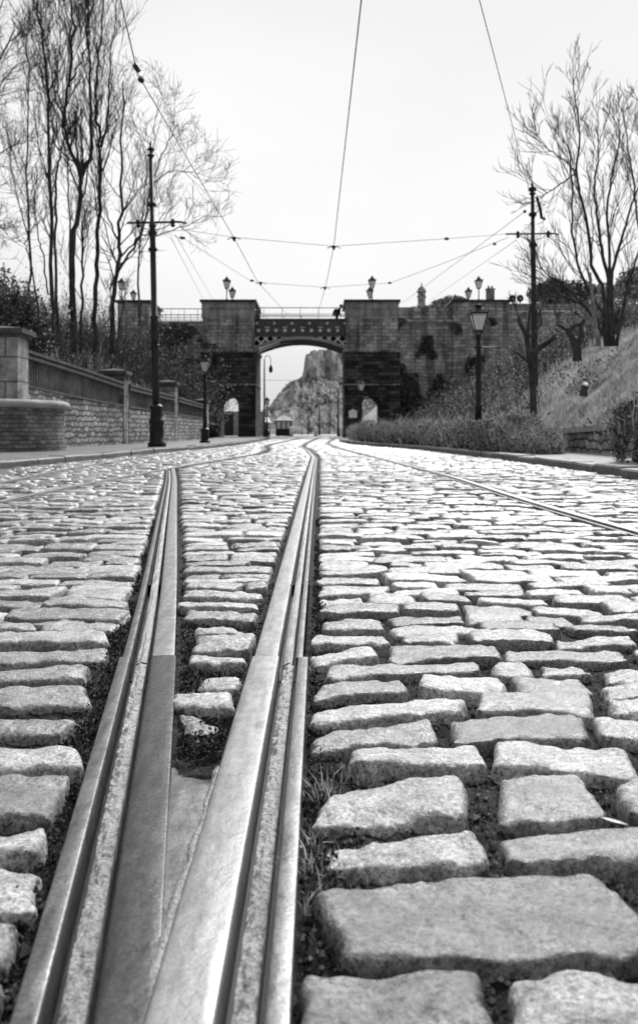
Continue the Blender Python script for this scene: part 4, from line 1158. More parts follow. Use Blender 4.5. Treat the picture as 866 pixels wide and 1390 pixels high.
tree('bare_tree', 'bare tree at the right edge with stems leaving the picture', [([(880, 470, 28), (876, 380, 28), (866, 300, 28), (858, 240, 28), (850, 190, 28), (846, 150, 28)], .07, .015), ([(880, 420, 28), (890, 300, 28), (880, 200, 28), (870, 130, 28)], .08, .015)], 13, M['bark'], 9, 1.5, .5, .6)
tree('bare_tree', 'broken grey trunk leaning on the many-stemmed tree', [([(812, 470, 24.5), (806, 430, 24.5), (802, 390, 24.5), (800, 370, 24.5)], .075, .05)], 14, M['palebark'], 2, .6, wr=.01)


def stump(name, label, segs, bark, twigs, seed):
    mb = MB(); rs = np.random.RandomState(seed); base = P(*segs[0][0][0])
    for pts, r0, r1 in segs:
        w = np.array([P(*p) for p in pts]); t = np.linspace(0, 1, len(w)); tt = np.linspace(0, 1, len(w) * 5)
        c = np.stack([np.interp(tt, t, w[:, i]) for i in range(3)], 1)
        for _ in range(2): c[1:-1] = (c[:-2] + 2 * c[1:-1] + c[2:]) / 4
        rad = r0 + (r1 - r0) * tt; rad = rad * (1 + .18 * fbm(tt * 9, tt * 0 + seed + r0 * 50, seed, 2))
        mb.tube(c, rad, 10, True)
    t = thing(name, label, 'tree', tuple(base), 'pollarded trees'); mb.build('trunk', bark, t, base)
    cw = MB()
    for px, py, Y, l in twigs:
        for k in range(3): branch(cw, P(px, py, Y), np.array((rs.normal(0, .6), rs.normal(0, .5), 1.)), l, .012, 2, rs, .3, .6, (4, 3))
    if twigs: cw.build('crown', M['twig'], t, base)
    return t


S = 23.
stump('pollarded_tree', 'dark cut-back tree with sawn boughs, in front of the right tram pole', [
    ([(724, 570, S), (723, 530, S), (721, 500, S), (718, 484, S)], .09, .075), ([(718, 490, S), (716, 470, S), (714, 455, S), (706, 440, S), (703, 432, S)], .075, .045),
    ([(719, 485, S), (730, 473, S), (745, 464, S), (753, 457, S)], .075, .06), ([(717, 492, S), (708, 484, S), (699, 478, S)], .045, .03), ([(716, 462, S), (717, 440, S), (718, 425, S)], .045, .03),
    ([(716, 460, S), (728, 448, S), (735, 438, S), (733, 424, S)], .035, .015)], M['bark2'], ((703, 432, S, .5), (718, 425, S, .6), (733, 424, S, .5)), 3)
S2 = 27.
stump('pollarded_tree', 'smaller knobbly cut-back tree higher up the grass bank', [
    ([(783, 490, S2), (783, 474, S2), (778, 462, S2), (772, 452, S2), (769, 446, S2)], .14, .07), ([(783, 472, S2), (789, 455, S2), (788, 442, S2), (793, 434, S2)], .09, .05), ([(771, 450, S2), (778, 443, S2), (789, 439, S2)], .06, .04), ([(772, 450, S2), (762, 444, S2), (756, 441, S2)], .05, .03)], M['bark2'], ((756, 441, S2, .5), (793, 434, S2, .5)), 4)
stump('pollarded_tree', 'leaning sawn log stump on the upper bank right of the knobbly tree', [([(833, 452, 25), (840, 438, 25), (846, 430, 25)], .12, .10), ([(831, 440, 25), (838, 425, 25), (840, 420, 25)], .06, .05)], M['bark2'], (), 5)
stump('tree_stump', 'small stump with pale cut top, half way up the grass bank', [([(791, 538, 19), (792, 530, 19), (794, 524, 19)], .085, .07)], M['bark'], (), 6)
mb = MB(); c = P(794, 523.5, 19); mb.tube([c, c + (0, -.02, .03), c + (0, -.025, .035)], [.06, .062, .05], 10)
st = [o for o in bpy.data.objects if o.name.startswith('tree_stump')][0]
mb.build('cut_face', M['white'], st, P(791, 538, 19))

# ------------------------------------------------------------------ scrub, grass, hedges
def scrub(name, pts, hgt, label, sd, leafmat, stemmat, nleaf=14, leaf=.05, spread=.35):
    rs = np.random.RandomState(sd); st, lf = MB(), MB(); C = []
    for (x, y, z), h in zip(pts, hgt):
        n = 4; d = np.array((rs.normal(0, spread), rs.normal(0, spread), 1.)); p = np.array((x, y, z - .1)); c = [p]
        for i in range(n - 1):
            d = d + rs.normal(0, .25, 3); c.append(c[-1] + d / np.linalg.norm(d) * h / (n - 1))
        c = np.array(c); st.tube(c, np.linspace(.012 + .004 * h, .005, n), 3, False)
        for k in range(2):
            j = rs.randint(1, n - 1); e = rs.normal(0, 1, 3); e[2] = abs(e[2])
            st.tube([c[j], c[j] + e * h * .12, c[j] + e * h * .22 + (0, 0, h * .08)], [.008, .006, .004], 3, False)
        C.append(c[rs.randint(0, n, nleaf)] + rs.normal(0, .22, (nleaf, 3)) * min(1, h * .6))
    lf.cards(np.concatenate(C), leaf, .3, .6, sd)
    n0 = sum(len(v) for v in st.v)
    struct(st, name, stemmat, 'stuff', label + ', bare stems', 'undergrowth')
    struct(lf, name, leafmat, 'stuff', label + ', leaves', 'undergrowth')


rs = np.random.RandomState(3)
n = 3000; yy = rs.uniform(20, 75, n) ; dd = rs.uniform(0.1, 1, n) ** 1.3 * 13
xx = np.interp(yy, [p[1] for p in WALL], [p[0] for p in WALL]) - .6 - dd
scrub('undergrowth', np.stack([xx, yy, zl(xx, yy)], 1), rs.uniform(.5, 2.3, n), 'tangled dark scrub covering the left bank below the trees', 1, M['dryleaf'], M['bark'], 7, .04)
n = 900; yy = rs.uniform(50, 75.3, n); dd = rs.uniform(0, 1, n) * 9
xx = np.interp(yy, [p[1] for p in WALL], [p[0] for p in WALL]) - .4 - dd
scrub('undergrowth', np.stack([xx, yy, zl(xx, yy)], 1), rs.uniform(1.2, 4.2, n), 'tall dark shrubs against the left bridge wall', 2, M['dryleaf'], M['bark'], 22, .06)
n = 1500; yy = rs.uniform(26, 74, n); dd = rs.uniform(0, 1, n) * 8
xx = np.interp(yy, [0, 14, 20, 40, 76], [4.9, 4.95, 5.2, 5.2, 6.2]) + dd * np.interp(yy, [20, 40], [.5, 1])
k = ~((yy < 32) & (xx > 6.3)); xx, yy = xx[k], yy[k]; n = len(xx)
scrub('undergrowth', np.stack([xx, yy, zr(xx, yy)], 1), rs.uniform(.5, 2.0, n), 'dense scrub on the lower right bank below the bridge', 3, M['dryleaf'], M['bark'], 24, .05)
n = 260; yy = rs.uniform(24, 60, n); xx = np.interp(yy, [0, 20, 40, 76], [5.0, 5.4, 5.8, 6.8]) + rs.uniform(0, 6, n)
k = (yy > 32) | (xx < 6.2); xx, yy = xx[k], yy[k]; n = len(xx)
scrub('blossom_scrub', np.stack([xx, yy, zr(xx, yy)], 1), rs.uniform(.6, 1.6, n), 'pale flecked scrub on the right bank', 4, M['paleleaf'], M['bark'], 12, .045, .3)

mb = MB(); n = 90000
yy = rs.uniform(11, 1, n) * 0 + 12 + 36 * rs.rand(n) ** 1.6; xx = 4.85 + 7.5 * rs.rand(n)
k = fbm(xx * .8, yy * .8, 55, 3) > -.4; xx, yy = xx[k], yy[k]
mb.blades(np.stack([xx, yy, zr(xx, yy) - .02], 1), .15, .8, .010, 8)
n = 9000; yy = 17.5 + 30 * rs.rand(n) ** 1.4; xx = np.interp(yy, [p[1] for p in KR], [p[0] for p in KR]) + .35 + 2.4 * rs.rand(n)
mb.blades(np.stack([xx, yy, np.full(len(xx), .09)], 1)[:500], .30, .35, .009, 9)
struct(mb, 'grass', M['dry'], 'stuff', 'pale dry grass covering the right bank', 'grass')
mb = MB(); n = 9000; yy = 12 + 26 * rs.rand(n) ** 1.4; xx = 4.9 + 3.5 * rs.rand(n); k = fbm(xx * .8, yy * .8, 66, 3) > .26; xx, yy = xx[k], yy[k]
mb.cards(np.stack([xx, yy, zr(xx, yy) + rs.uniform(0, .25, len(xx))], 1), .05, .5, .5, 3)
struct(mb, 'weeds', M['leaf'], 'stuff', 'dark low weeds in patches on the right grass bank', 'weeds')


def hedge(label, line, y0, y1, off, wid, h, n, sd, group=None, leafs=.035, name='hedge'):
    rs = np.random.RandomState(sd); base = (float(line(y0)) + off, y0, .1)
    t = thing(name, label, name, base, group)
    core, lf, tw = MB(), MB(), MB()
    ys = np.linspace(y0, y1, max(8, int((y1 - y0) / .3))); pr = np.linspace(0, 1, 13)
    V = np.zeros((len(ys), 13, 3))
    for i, yv in enumerate(ys):
        e = min(1., (i + .3) / 4, (len(ys) - i - .7) / 4); hh = h * (e ** .5) * (1 + .22 * fbm(np.array([yv * .9]), np.array([0.]), sd, 2)[0])
        a = pr * math.pi
        V[i, :, 0] = line(yv) + off + wid * .5 - wid * .36 * np.sign(np.cos(a)) * np.abs(np.cos(a)) ** .5 * e ** .5
        V[i, :, 1] = yv; V[i, :, 2] = .05 + hh * .78 * np.sin(a) ** .45
    V[:, 1:-1] += (fbm(V[:, 1:-1, 1] * 3, V[:, 1:-1, 2] * 5 + V[:, 1:-1, 0] * 3, sd + 4, 3) * .16)[..., None] * np.array((1, .4, .8))
    core.grid(V, True)
    core.build('branches', M['bark2'], t, base)
    yv = rs.uniform(y0, y1, n) if y1 - y0 < 6 else y0 + (y1 - y0) * rs.rand(n) ** 1.7
    a = rs.uniform(0, math.pi, n); e = np.clip(np.minimum((yv - y0) / 1.2 + .15, (y1 - yv) / 1.2 + .15), 0, 1) ** .5
    lx = np.array([line(q) for q in yv])
    k = 1 + .30 * fbm(yv * 1.1, a * 2, sd + 1, 3) + rs.normal(0, .06, n)
    hv = h * e * (1 + .22 * fbm(yv * .9, yv * 0, sd, 2))
    c = np.stack([lx + off + wid * .5 - wid * .5 * np.sign(np.cos(a)) * np.abs(np.cos(a)) ** .5 * e * k, yv, .08 + hv * np.sin(a) ** .45 * k * .95], 1)
    lf.cards(c, leafs, .3, .55, sd); lf.build('foliage', M['dryleaf'] if sd % 2 else M['leaf'], t, base)
    m = n // 9; idx = rs.choice(n, m)
    for i in idx: tw.tube([c[i] - (0, 0, .12), c[i] + rs.normal(0, .05, 3), c[i] + rs.normal(0, .09, 3) + (0, 0, rs.uniform(.02, .10))], [.006, .005, .003], 3, False)
    tw.build('twigs', M['dry'], t, base)
    return t


hedge('long dry clipped hedge along the right kerb, in front of the bridge', lambda y: lerp(KR, y) + max(0, (y - 28) * .017), 18.2, 56, .12, 1.4, .70, 40000, 5, leafs=.032)
hedge('dark leafy bush at the right edge beside the kerb', lambda y: 3.9, 10.6, 13.2, -.05, 1.5, .98, 9000, 8, leafs=.028, name='bush')
hedge('low weedy clump at the near end of the long hedge', lambda y: 3.75, 16.4, 18.6, -.1, .9, .42, 3500, 7, leafs=.028, name='bush')


def blob_bush(label, c, r, n, sd, m, leafs=.08, group=None):
    rs = np.random.RandomState(sd); t = thing('bush', label, 'bush', tuple(c), group)
    C = []
    for k in range(9):
        o = rs.normal(0, .42, 3) * r; o[2] = abs(o[2]) * .8
        d = rs.normal(0, 1, (n // 9, 3)); d /= np.linalg.norm(d, axis=1)[:, None]
        C.append(np.array(c) + o + d * (np.array(r) * .5 * rs.rand(n // 9, 1) ** .4))
    mb = MB(); mb.cards(np.concatenate(C), leafs, .3, .6, sd); mb.build('foliage', m, t, c)
    mb = MB()
    for k in range(14):
        p = np.array(c, float); q = p + rs.normal(0, .4, 3) * r + (0, 0, r[2] * .6); mb.tube([p - (0, 0, .3), (p + q) / 2 + rs.normal(0, .1, 3), q], [.05, .03, .012], 4, False)
    mb.build('stems', M['bark2'], t, c)


for px, py, Y, r, lab, sd in ((-4, 430, 40, (1.8, 2, 2.2), 'dark evergreen bush at the left edge below the trees', 1), (25, 470, 30, (1.2, 1.2, 1.4), 'dark bush behind the big stone pillar', 2),
                              (775, 402, 88, (4, 3, 1.6), 'dark shrub behind the balustrade of the bridge', 3), (858, 400, 60, (2.0, 2, 1.8), 'dark tall bush on the skyline at the right edge', 4),
                              (608, 418, 92, (2.6, 2, .9), 'low shrub on the skyline behind the right bridge wall', 5), (850, 432, 45, (1.8, 2, .9), 'dark shrub behind the many-stemmed tree', 6),
                              (745, 408, 88, (2.5, 2, 1.2), 'dark shrub on the skyline just right of the tram pole', 7)):
    blob_bush(lab, P(px, py, Y), np.array(r), 3800, sd, M['leaf'] if sd in (2, 3) else M['dryleaf'], .05 + Y * .0011, 'dark bushes')

# ivy hanging on the bridge
mb = MB(); n = 26000; rs = np.random.RandomState(5)
px = rs.uniform(540, 760, n); py = rs.uniform(432, 590, n)
k = fbm(px * .045, py * .03, 12, 3) + (py - 540) / 190. > -.16; px, py = px[k], py[k]
front = np.where(px < 616, YB + .35, np.where(px < 690, YB, YB + .5)) - rs.uniform(.02, .35, len(px))
mb.cards(np.stack([(px - CX) * K, front, HC + (YH - py) * K], 1), .11, 0, .7, 5)
tag(mb.build('ivy', M['leaf'], None, (bx(620), YB - .1, 0)), 'dark ivy spreading over the right bridge wall', 'ivy')
mb = MB(); n = 9000; px = rs.uniform(172, 296, n); py = rs.uniform(438, 590, n); k = fbm(px * .06, py * .04, 19, 3) > .0; px, py = px[k], py[k]
mb.cards(np.stack([(px - CX) * K, np.where(px > 275, YB - .1, YB + .9) - rs.uniform(.02, .4, len(px)), HC + (YH - py) * K], 1), .11, 0, .7, 6)
tag(mb.build('ivy', M['leaf'], None, (bx(230), YB, 0)), 'dark ivy spreading over the left bridge wall', 'ivy')

# low wall beside the path on the right
b = (4.8, 16, .1); t = thing('low_wall', 'low stone retaining wall with pale coping at the foot of the grass bank', 'wall', b)
mb = MB(); V = []
def lw(mb, x0, x1, z0, z1):
    v = []
    for y, dz, dx in ((12.4, .16, .05), (15.6, .06, 0), (19.2, -.02, .0)): v += [(x0 + dx, y, z0 + (dz if z0 > .2 else 0)), (x1 + dx, y, z0 + (dz if z0 > .2 else 0)), (x1 + dx, y, z1 + dz), (x0 + dx, y, z1 + dz)]
    f = []
    for s_ in (0, 4): f += [(s_, s_ + 4, s_ + 5, s_ + 1), (s_ + 1, s_ + 5, s_ + 6, s_ + 2), (s_ + 2, s_ + 6, s_ + 7, s_ + 3), (s_ + 3, s_ + 7, s_ + 4, s_)]
    mb.add(v, f + [(0, 1, 2, 3), (11, 10, 9, 8)])
lw(mb, 4.8, 5.1, .02, .46); mb.build('stone_base', M['rubble'], t, b)
mb = MB(); lw(mb, 4.72, 5.15, .462, .56); mb.build('coping', M['slab'], t, b)

# ------------------------------------------------------------------ beyond the bridge
# quarry hill
mb = MB()
def top_z(px):
    return np.interp(px, [330, 352, 362, 372, 384, 394, 400, 406, 411, 414, 424, 440, 470, 520, 640], [588, 572, 560, 549, 531, 521, 520, 512, 505, 484, 478, 473, 471, 474, 480])
us = np.linspace(338, 620, 150); ts = np.linspace(0, 1, 90)
UU, TT = np.meshgrid(us, ts)
YQ = 200 + 120 * TT
ztop = HC + (YH - top_z(UU)) * 320 / F
cl = np.where(TT < .55, TT / .55 * .42, np.where(TT < .62, .42 + (TT - .55) / .07 * .08, np.where(TT < .86, .50 + (TT - .62) / .24 * .12, .62 + (TT - .86) / .14 * .38)))
mixc = np.clip((UU - 405) / 10, 0, 1)
prof = cl * mixc + (TT ** .9) * (1 - mixc)
Zq = ztop * prof + 2.6 * fbm(UU * .11, TT * 14, 6, 4) * TT * (1 - .5 * mixc) * 2 * (1 - .85 * TT ** 5) + 1.2 * fbm(UU * .4, TT * 30, 7, 3) * np.minimum(1, TT * 4)
Xq = (UU - CX) * (YQ / 320 * .35 + .65) * 320 / F + 0 * TT
YQ = YQ + 11 * fbm(UU * .10, TT * 6, 16, 4)
q = np.stack([Xq, YQ, Zq], -1); mb.grid(q, False)
back = q[-1].copy(); back[:, 1] += 40; back[:, 2] = 0
mb.grid(np.stack([q[-1], back]), False)
m_q, nt, bq = nodes_of('quarry_hill')
g = nt.nodes.new('ShaderNodeNewGeometry'); sx = nt.nodes.new('ShaderNodeSeparateXYZ'); nt.links.new(g.outputs['Normal'], sx.inputs[0])
pos = g.outputs['Position']
steep = ramp(nt, sx.outputs[2], .45, .75, 1., 0.)
mp = nt.nodes.new('ShaderNodeMapping'); mp.inputs['Scale'].default_value = (1, 1, .25); nt.links.new(pos, mp.inputs['Vector'])
rockv = ramp(nt, noise(nt, mp.outputs[0], .35, 6., .7), .3, .7, .2, .70)  # limestone greys, and the scrub greys below, lightened in place of haze
veg = math_(nt, 'MULTIPLY', ramp(nt, noise(nt, pos, .12, 6., .7), .35, .65, .12, .42), ramp(nt, noise(nt, pos, .9, 4., .7), .3, .7, .5, 1.4))
mx = math_(nt, 'ADD', math_(nt, 'MULTIPLY', rockv, steep), math_(nt, 'MULTIPLY', veg, math_(nt, 'SUBTRACT', 1., steep)))
grey(nt, mx, bq.inputs['Base Color']); bq.inputs['Roughness'].default_value = .95; bq.inputs['Specular IOR Level'].default_value = .1
bump(nt, noise(nt, pos, .8, 6., .7), bq, 1., 1.2)
struct(mb, 'hills', m_q)
# scrub and trees dotted on the hill
mb = MB(); rs = np.random.RandomState(17); C = []
for k in range(190):
    i, j = rs.randint(2, 80), rs.randint(3, 140); p = q[i, j]
    r = rs.uniform(.6, 1.5); m_ = 26
    C.append(p + rs.normal(0, .45, (m_, 3)) * r + (0, 0, r * .5))
mb.cards(np.concatenate(C), .26, .3, .7, 2)
struct(mb, 'shrubbery', M['hill'], 'stuff', 'scattered scrub on the quarry hill behind the arch', 'shrubs')
for k, (px, py, Y, hh) in enumerate(((418, 575, 170, 5), (447, 576, 180, 6))):
    rs_ = np.random.RandomState(60 + k); b = P(px, py, Y); b[2] = max(0., b[2] - 2)
    t = thing('bare_tree', ('thin bare tree at the foot of the quarry hill, centre of the arch', 'bare tree below the cliff, near the right pier')[k], 'tree', tuple(b), 'bare trees')
    tr, cw = MB(), MB(); tr.tube([b, b + (.2, 0, hh * .5), b + (0, 0, hh)], [.16, .10, .03], 6)
    for i in range(10): branch(cw, b + (0, 0, hh * rs_.uniform(.4, 1)), np.array((rs_.normal(), rs_.normal(), 1.4)), hh * .22, .04, 1, rs_, .3, .7, (4,), .02)
    tr.build('trunk', M['bark'], t, b); cw.build('crown', M['twig'], t, b)

# kiosk
YK = 113.; b = P(385, 590.5, YK); b[2] = 0
t = thing('kiosk', 'small hut with pale hipped roof standing in the street beyond the arch', 'kiosk', tuple(b))
cx, hw = b[0], .95
mb = MB(); mb.box(cx - hw, cx + hw, YK, YK + 1.9, 0, .85); mb.build('base', M['iron'], t, b)
mb = MB()
for sx_ in (-1, -.35, .35, 1):
    for yy in (YK + .06, YK + 1.84): mb.box(cx + sx_ * (hw - .06) - .06, cx + sx_ * (hw - .06) + .06, yy - .06, yy + .06, .852, 1.75)
mb.box(cx - hw, cx + hw, YK, YK + 1.9, 1.752, 1.85); mb.build('window_frame', M['iron'], t, b)
mb = MB(); mb.box(cx - hw + .1, cx + hw - .1, YK + .1, YK + 1.8, .853, 1.75); mb.build('glazing', M['lattice'], t, b)
mb = MB(); e = .25; z = 1.853
mb.add([(cx - hw - e, YK - e, z), (cx + hw + e, YK - e, z), (cx + hw + e, YK + 1.9 + e, z), (cx - hw - e, YK + 1.9 + e, z), (cx, YK + .95, z + .75)], [(0, 1, 4), (1, 2, 4), (2, 3, 4), (3, 0, 4), (3, 2, 1, 0)])
mb.lathe([(.08, z + .7), (.1, z + .82), (.02, z + 1.0)], (cx, YK + .95, 0), 8); mb.build('roof', M['roofpale'], t, b)
# shelter at the left edge of the arch
b = P(352, 590, 105); b[2] = 0
t = thing('shelter', 'dark shelter with pale sloping roof beyond the left pier', 'shelter', tuple(b))
mb = MB(); mb.box(b[0] - 2.6, b[0] + .9, 105, 108, 0, 1.55); mb.build('wall', M['panel'], t, b)
mb = MB(); v = [(b[0] - 2.9, 104.6, 1.56), (b[0] + 1.2, 104.6, 1.56), (b[0] + 1.2, 108.4, 1.56), (b[0] - 2.9, 108.4, 1.56), (b[0] - 2.9, 106.5, 2.25), (b[0] + 1.0, 106.5, 2.15)]
mb.add(v, [(0, 1, 5, 4), (2, 3, 4, 5), (1, 2, 5), (3, 0, 4), (3, 2, 1, 0)]); mb.build('roof', M['roofpale'], t, b)
# low dark gate and light wall seen through the left archway
b = P(306, 588, 92); b[2] = .1
t = thing('iron_gate', 'dark boarded gate seen through the small left archway', 'gate', tuple(b))
mb = MB(); mb.box(b[0] - .9, b[0] + .7, 92, 92.08, .12, 2.2); mb.build('board_panel', M['iron'], t, b)
mb = MB()
for x in (-.95, .75): mb.box(b[0] + x - .07, b[0] + x + .07, 91.94, 92.14, .1, 2.4)
mb.build('post', M['iron'], t, b)
b = P(318, 560, 97); b[2] = 0
mb = MB(); mb.box(b[0] - 2.2, b[0] + 3.2, 97, 97.4, 0, 2.5); mb.box(b[0] - 2.3, b[0] + 3.3, 96.95, 97.45, 2.502, 2.62)
tag(mb.build('garden_wall', M['slab'], None, tuple(b)), 'pale rendered wall seen through the small left archway', 'wall')
# bollards
mbp = None
for px, Y, lab in ((395.6, 111, 'white bollard beside the kiosk'), (428.5, 112, 'white bollard standing alone in the middle of the arch'), (460.3, 106, 'white bollard near the right pier, left of two'), (465.6, 106, 'white bollard near the right pier, right of two')):
    if mbp is None:
        mbp = c = thing('bollard', lab, 'bollard', (0, 0, 0), 'white bollards')
        mb = MB(); mb.lathe([(.2, 0), (.2, 1.0), (.15, 1.1), (.05, 1.14)], (0, 0, 0), 12); mb.build('post', M['white'], c)
        mb = MB(); mb.lathe([(.24, 0), (.24, .1), (.202, .12)], (0, 0, 0), 12); mb.build('base', M['iron'], c)
    else: c = copy_tree(mbp)
    c['label'] = lab; c.location = ((px - CX) * Y / F, Y, -.02)
# globe lamps
gp = None
for px, py, Y, lab in ((395.8, 560.5, 115, 'globe lamp on a thin post beside the kiosk'), (366, 563, 114, 'globe lamp on a thin post left of the kiosk'), (410, 572, 150, 'small globe lamp in front of the hill, right of the kiosk'), (458, 571, 150, 'small globe lamp in front of the hill, near the right pier')):
    if gp is None:
        gp = c = thing('globe_lamp', lab, 'street lamp', (0, 0, 0), 'globe lamps')
        mb = MB(); mb.lathe([(.09, 0), (.09, .4), (.05, .5), (.04, 2.55), (.08, 2.6)], (0, 0, 0), 8); mb.build('post', M['iron'], c)
        mb = MB(); mb.lathe([(.06, 2.6), (.15, 2.67), (.19, 2.79), (.15, 2.91), (.06, 2.98)], (0, 0, 0), 12); mb.build('globe', M['white'], c)
    else: c = copy_tree(gp)
    c['label'] = lab; c.location = ((px - CX) * Y / F, Y, 0)
    c.scale = (1, 1, (HC + (YH - py) * Y / F) / 2.8)
# tram pole with hooked bracket behind the arch, and others
def hook_pole(label, px, Y, H, hook):
    b = (float((px - CX) * Y / F), Y, 0); t = thing('bracket_pole', label, 'tram pole', b, 'overhead line poles')
    mb = MB(); mb.lathe([(.14, 0), (.14, 1), (.1, 1.1), (.085, H * .6), (.06, H)], (0, 0, 0), 10); mb.build('shaft', M['pole'], t)
    if hook:
        a = np.linspace(math.pi, 0, 12); r = hook / 2
        mb = MB(); mb.tube(np.stack([r + r * np.cos(a), 0 * a, H - .05 + r * 1.4 * np.sin(a)], 1), .035, 6); mb.tube([(hook, 0, H - .05), (hook, 0, H - .5)], .03, 6); mb.build('bracket', M['pole'], t)
        mb = MB(); mb.lathe([(.02, H - 1.3), (.16, H - 1.2), (.2, H - .95), (.14, H - .7), (.05, H - .5)], (hook, 0, 0), 10); mb.build('lamp', M['iron'], t)
hook_pole('tall pole with hooked lamp bracket seen through the arch', 359, 90, .5 + 98 * 90 / F, .62)
hook_pole('plain pole against the hill near the right pier', 459, 100, 5.2, 0)
hook_pole('plain thin pole against the middle of the hill', 433.5, 130, 5.0, 0)

# turret, chimney and finials on the skyline at the right
b = P(572, 415, 118); b[2] -= 2
t = thing('turret', 'slim stone turret with domed lantern top on the right skyline', 'turret', tuple(b))
z0 = b[2]; zt = HC + (YH - 383) * 118 / F
mb = MB(); mb.lathe([(.52, 0), (.50, (zt - z0) * .60), (.62, (zt - z0) * .61), (.62, (zt - z0) * .64)], (0, 0, 0), 8, .39, False); mb.build('shaft', M['bridge'], t)
mb = MB(); H = zt - z0
for k in range(8): a = k * math.pi / 4 + .39; mb.tube([(.42 * math.cos(a), .42 * math.sin(a), H * .64), (.42 * math.cos(a), .42 * math.sin(a), H * .74)], .08, 6)
mb.lathe([(.2, H * .64), (.2, H * .74)], (0, 0, 0), 8); mb.build('lantern_column', M['bridge'], t)
mb = MB(); mb.lathe([(.62, H * .742), (.62, H * .765), (.52, H * .80), (.38, H * .85), (.2, H * .885), (.06, H * .90), (.1, H * .92), (.015, H)], (0, 0, 0), 12); mb.build('dome', M['bridge'], t)
b = P(665, 410, 110); b[2] -= .5
t = thing('chimney', 'small brick chimney on the right skyline behind the lanterns', 'chimney', tuple(b))
mb = MB(); mb.box(-.45, .45, -.4, .4, 0, 1.9); mb.build('stack', M['brick'], t)
mb = MB(); mb.box(-.52, .52, -.47, .47, 1.902, 2.05); mb.lathe([(.14, 2.052), (.11, 2.4)], (-.2, 0, 0), 8); mb.lathe([(.14, 2.052), (.11, 2.4)], (.2, 0, 0), 8); mb.build('chimney_pot', M['brick'], t)
for px, lab in ((695, 'round clipped shrub on the skyline, left of two'), (705.5, 'round clipped shrub on the skyline, next to the tram pole')):
    c = P(px, 405, 84); t = thing('clipped_shrub', lab, 'shrub', tuple(c), 'round clipped shrubs')
    d = np.random.RandomState(int(px)).normal(0, 1, (700, 3)); d /= np.linalg.norm(d, axis=1)[:, None]
    mb = MB(); mb.cards(c + d * .26, .07, .2, .7, int(px)); mb.build('foliage', M['leaf'], t, c)
    mb = MB(); mb.tube([c - (0, 0, .7), c], .05, 6); mb.build('stem', M['bark'], t, c)
# gabled board beside the right archway
b = P(479, 580, 60); b[2] = .1
t = thing('notice_board', 'small pale gabled board beside the right archway, above the hedge', 'notice board', tuple(b))
f60 = 60 / F
mb = MB(); w = 5.5 * f60; z0, z1 = HC + (YH - 567) * f60, HC + (YH - 559) * f60
mb.box(b[0] - w, b[0] + w, 60, 60.08, z0, z1); mb.build('panel', M['pale'], t, b)
mb = MB(); mb.prism([(b[0] - w - .08, z1 + .002), (b[0] + w + .08, z1 + .002), (b[0], z1 + .18)], 59.95, 60.14); mb.build('roof', M['pale'], t, b)
mb = MB()
for s_ in (-1, 1): mb.box(b[0] + s_ * w * .8 - .04, b[0] + s_ * w * .8 + .04, 60.01, 60.07, .05, z0 - .002)
mb.build('post', M['iron'], t, b)

# ------------------------------------------------------------------ person on the bridge
def skin_mesh(name, joints, edges, radii, m, parent, base, lvl=2):
    me = bpy.data.meshes.new(name); me.from_pydata(joints, edges, []); o = bpy.data.objects.new(name, me); COL.objects.link(o)
    md = o.modifiers.new('s', 'SKIN'); md.use_smooth_shade = True
    for i, r in enumerate(radii): me.skin_vertices[0].data[i].radius = (r, r) if not isinstance(r, tuple) else r
    me.skin_vertices[0].data[0].use_root = True
    s2 = o.modifiers.new('u', 'SUBSURF'); s2.levels = s2.render_levels = lvl
    dg = bpy.context.evaluated_depsgraph_get(); nm = bpy.data.meshes.new_from_object(o.evaluated_get(dg)); nm.materials.clear(); nm.materials.append(m)
    bpy.data.objects.remove(o)
    o = bpy.data.objects.new(name, nm); COL.objects.link(o); o.parent = parent
    return o


pz = bz(441.2); pb = (float((457 - CX) * 77.6 / F), 77.6, pz)
t = thing('person', 'person in dark clothes bent forward while walking over the bridge', 'person', pb)
t.scale = (1.06,) * 3
J = [(0, 0, .88), (.04, 0, 1.02), (.13, 0, 1.25), (.20, 0, 1.40), (.27, 0, 1.49), (.33, 0, 1.60), (.36, 0, 1.70),      # pelvis, waist, chest, shoulders, neck, head
     (0, -.10, .86), (.10, -.10, .48), (.02, -.10, .08), (.16, -.10, .03),                                              # leg
     (0, .10, .86), (-.06, .10, .47), (-.22, .10, .10), (-.10, .10, .03),
     (.20, -.20, 1.36), (.16, -.24, 1.10), (.30, -.22, .92), (.34, -.20, .86),
     (.20, .20, 1.36), (.22, .24, 1.10), (.36, .22, .94), (.40, .20, .88)]
Ed = [(0, 1), (1, 2), (2, 3), (3, 4), (4, 5), (5, 6), (0, 7), (7, 8), (8, 9), (9, 10), (0, 11), (11, 12), (12, 13), (13, 14), (3, 15), (15, 16), (16, 17), (17, 18), (3, 19), (19, 20), (20, 21), (21, 22)]
Ra = [.19, .20, .24, .19, .06, .10, .075, .10, .07, .05, .04, .10, .07, .05, .04, .065, .05, .04, .035, .065, .05, .04, .035]
skin_mesh('body', J, Ed, Ra, M['coat'], t, pb)
mb = MB(); mb.lathe([(.02, -.13), (.11, -.07), (.14, .02), (.11, .10), (.02, .15)], (.345, 0, 1.67), 12); mb.build('hair', M['hair'], t)
b = (pb[0], pb[1], pb[2])
mb = MB(); n_ = 8
c = np.array([(-.38, .98), (-.34, 1.22), (-.20, 1.50), (.02, 1.54), (.10, 1.38), (-.06, .94)])
mb.prism([(x + b[0], z + b[2]) for x, z in c], b[1] - .17, b[1] + .17)
o = mb.build('backpack', M['iron'], None, b); tag(o, 'dark backpack on the back of the person crossing the bridge', 'backpack')
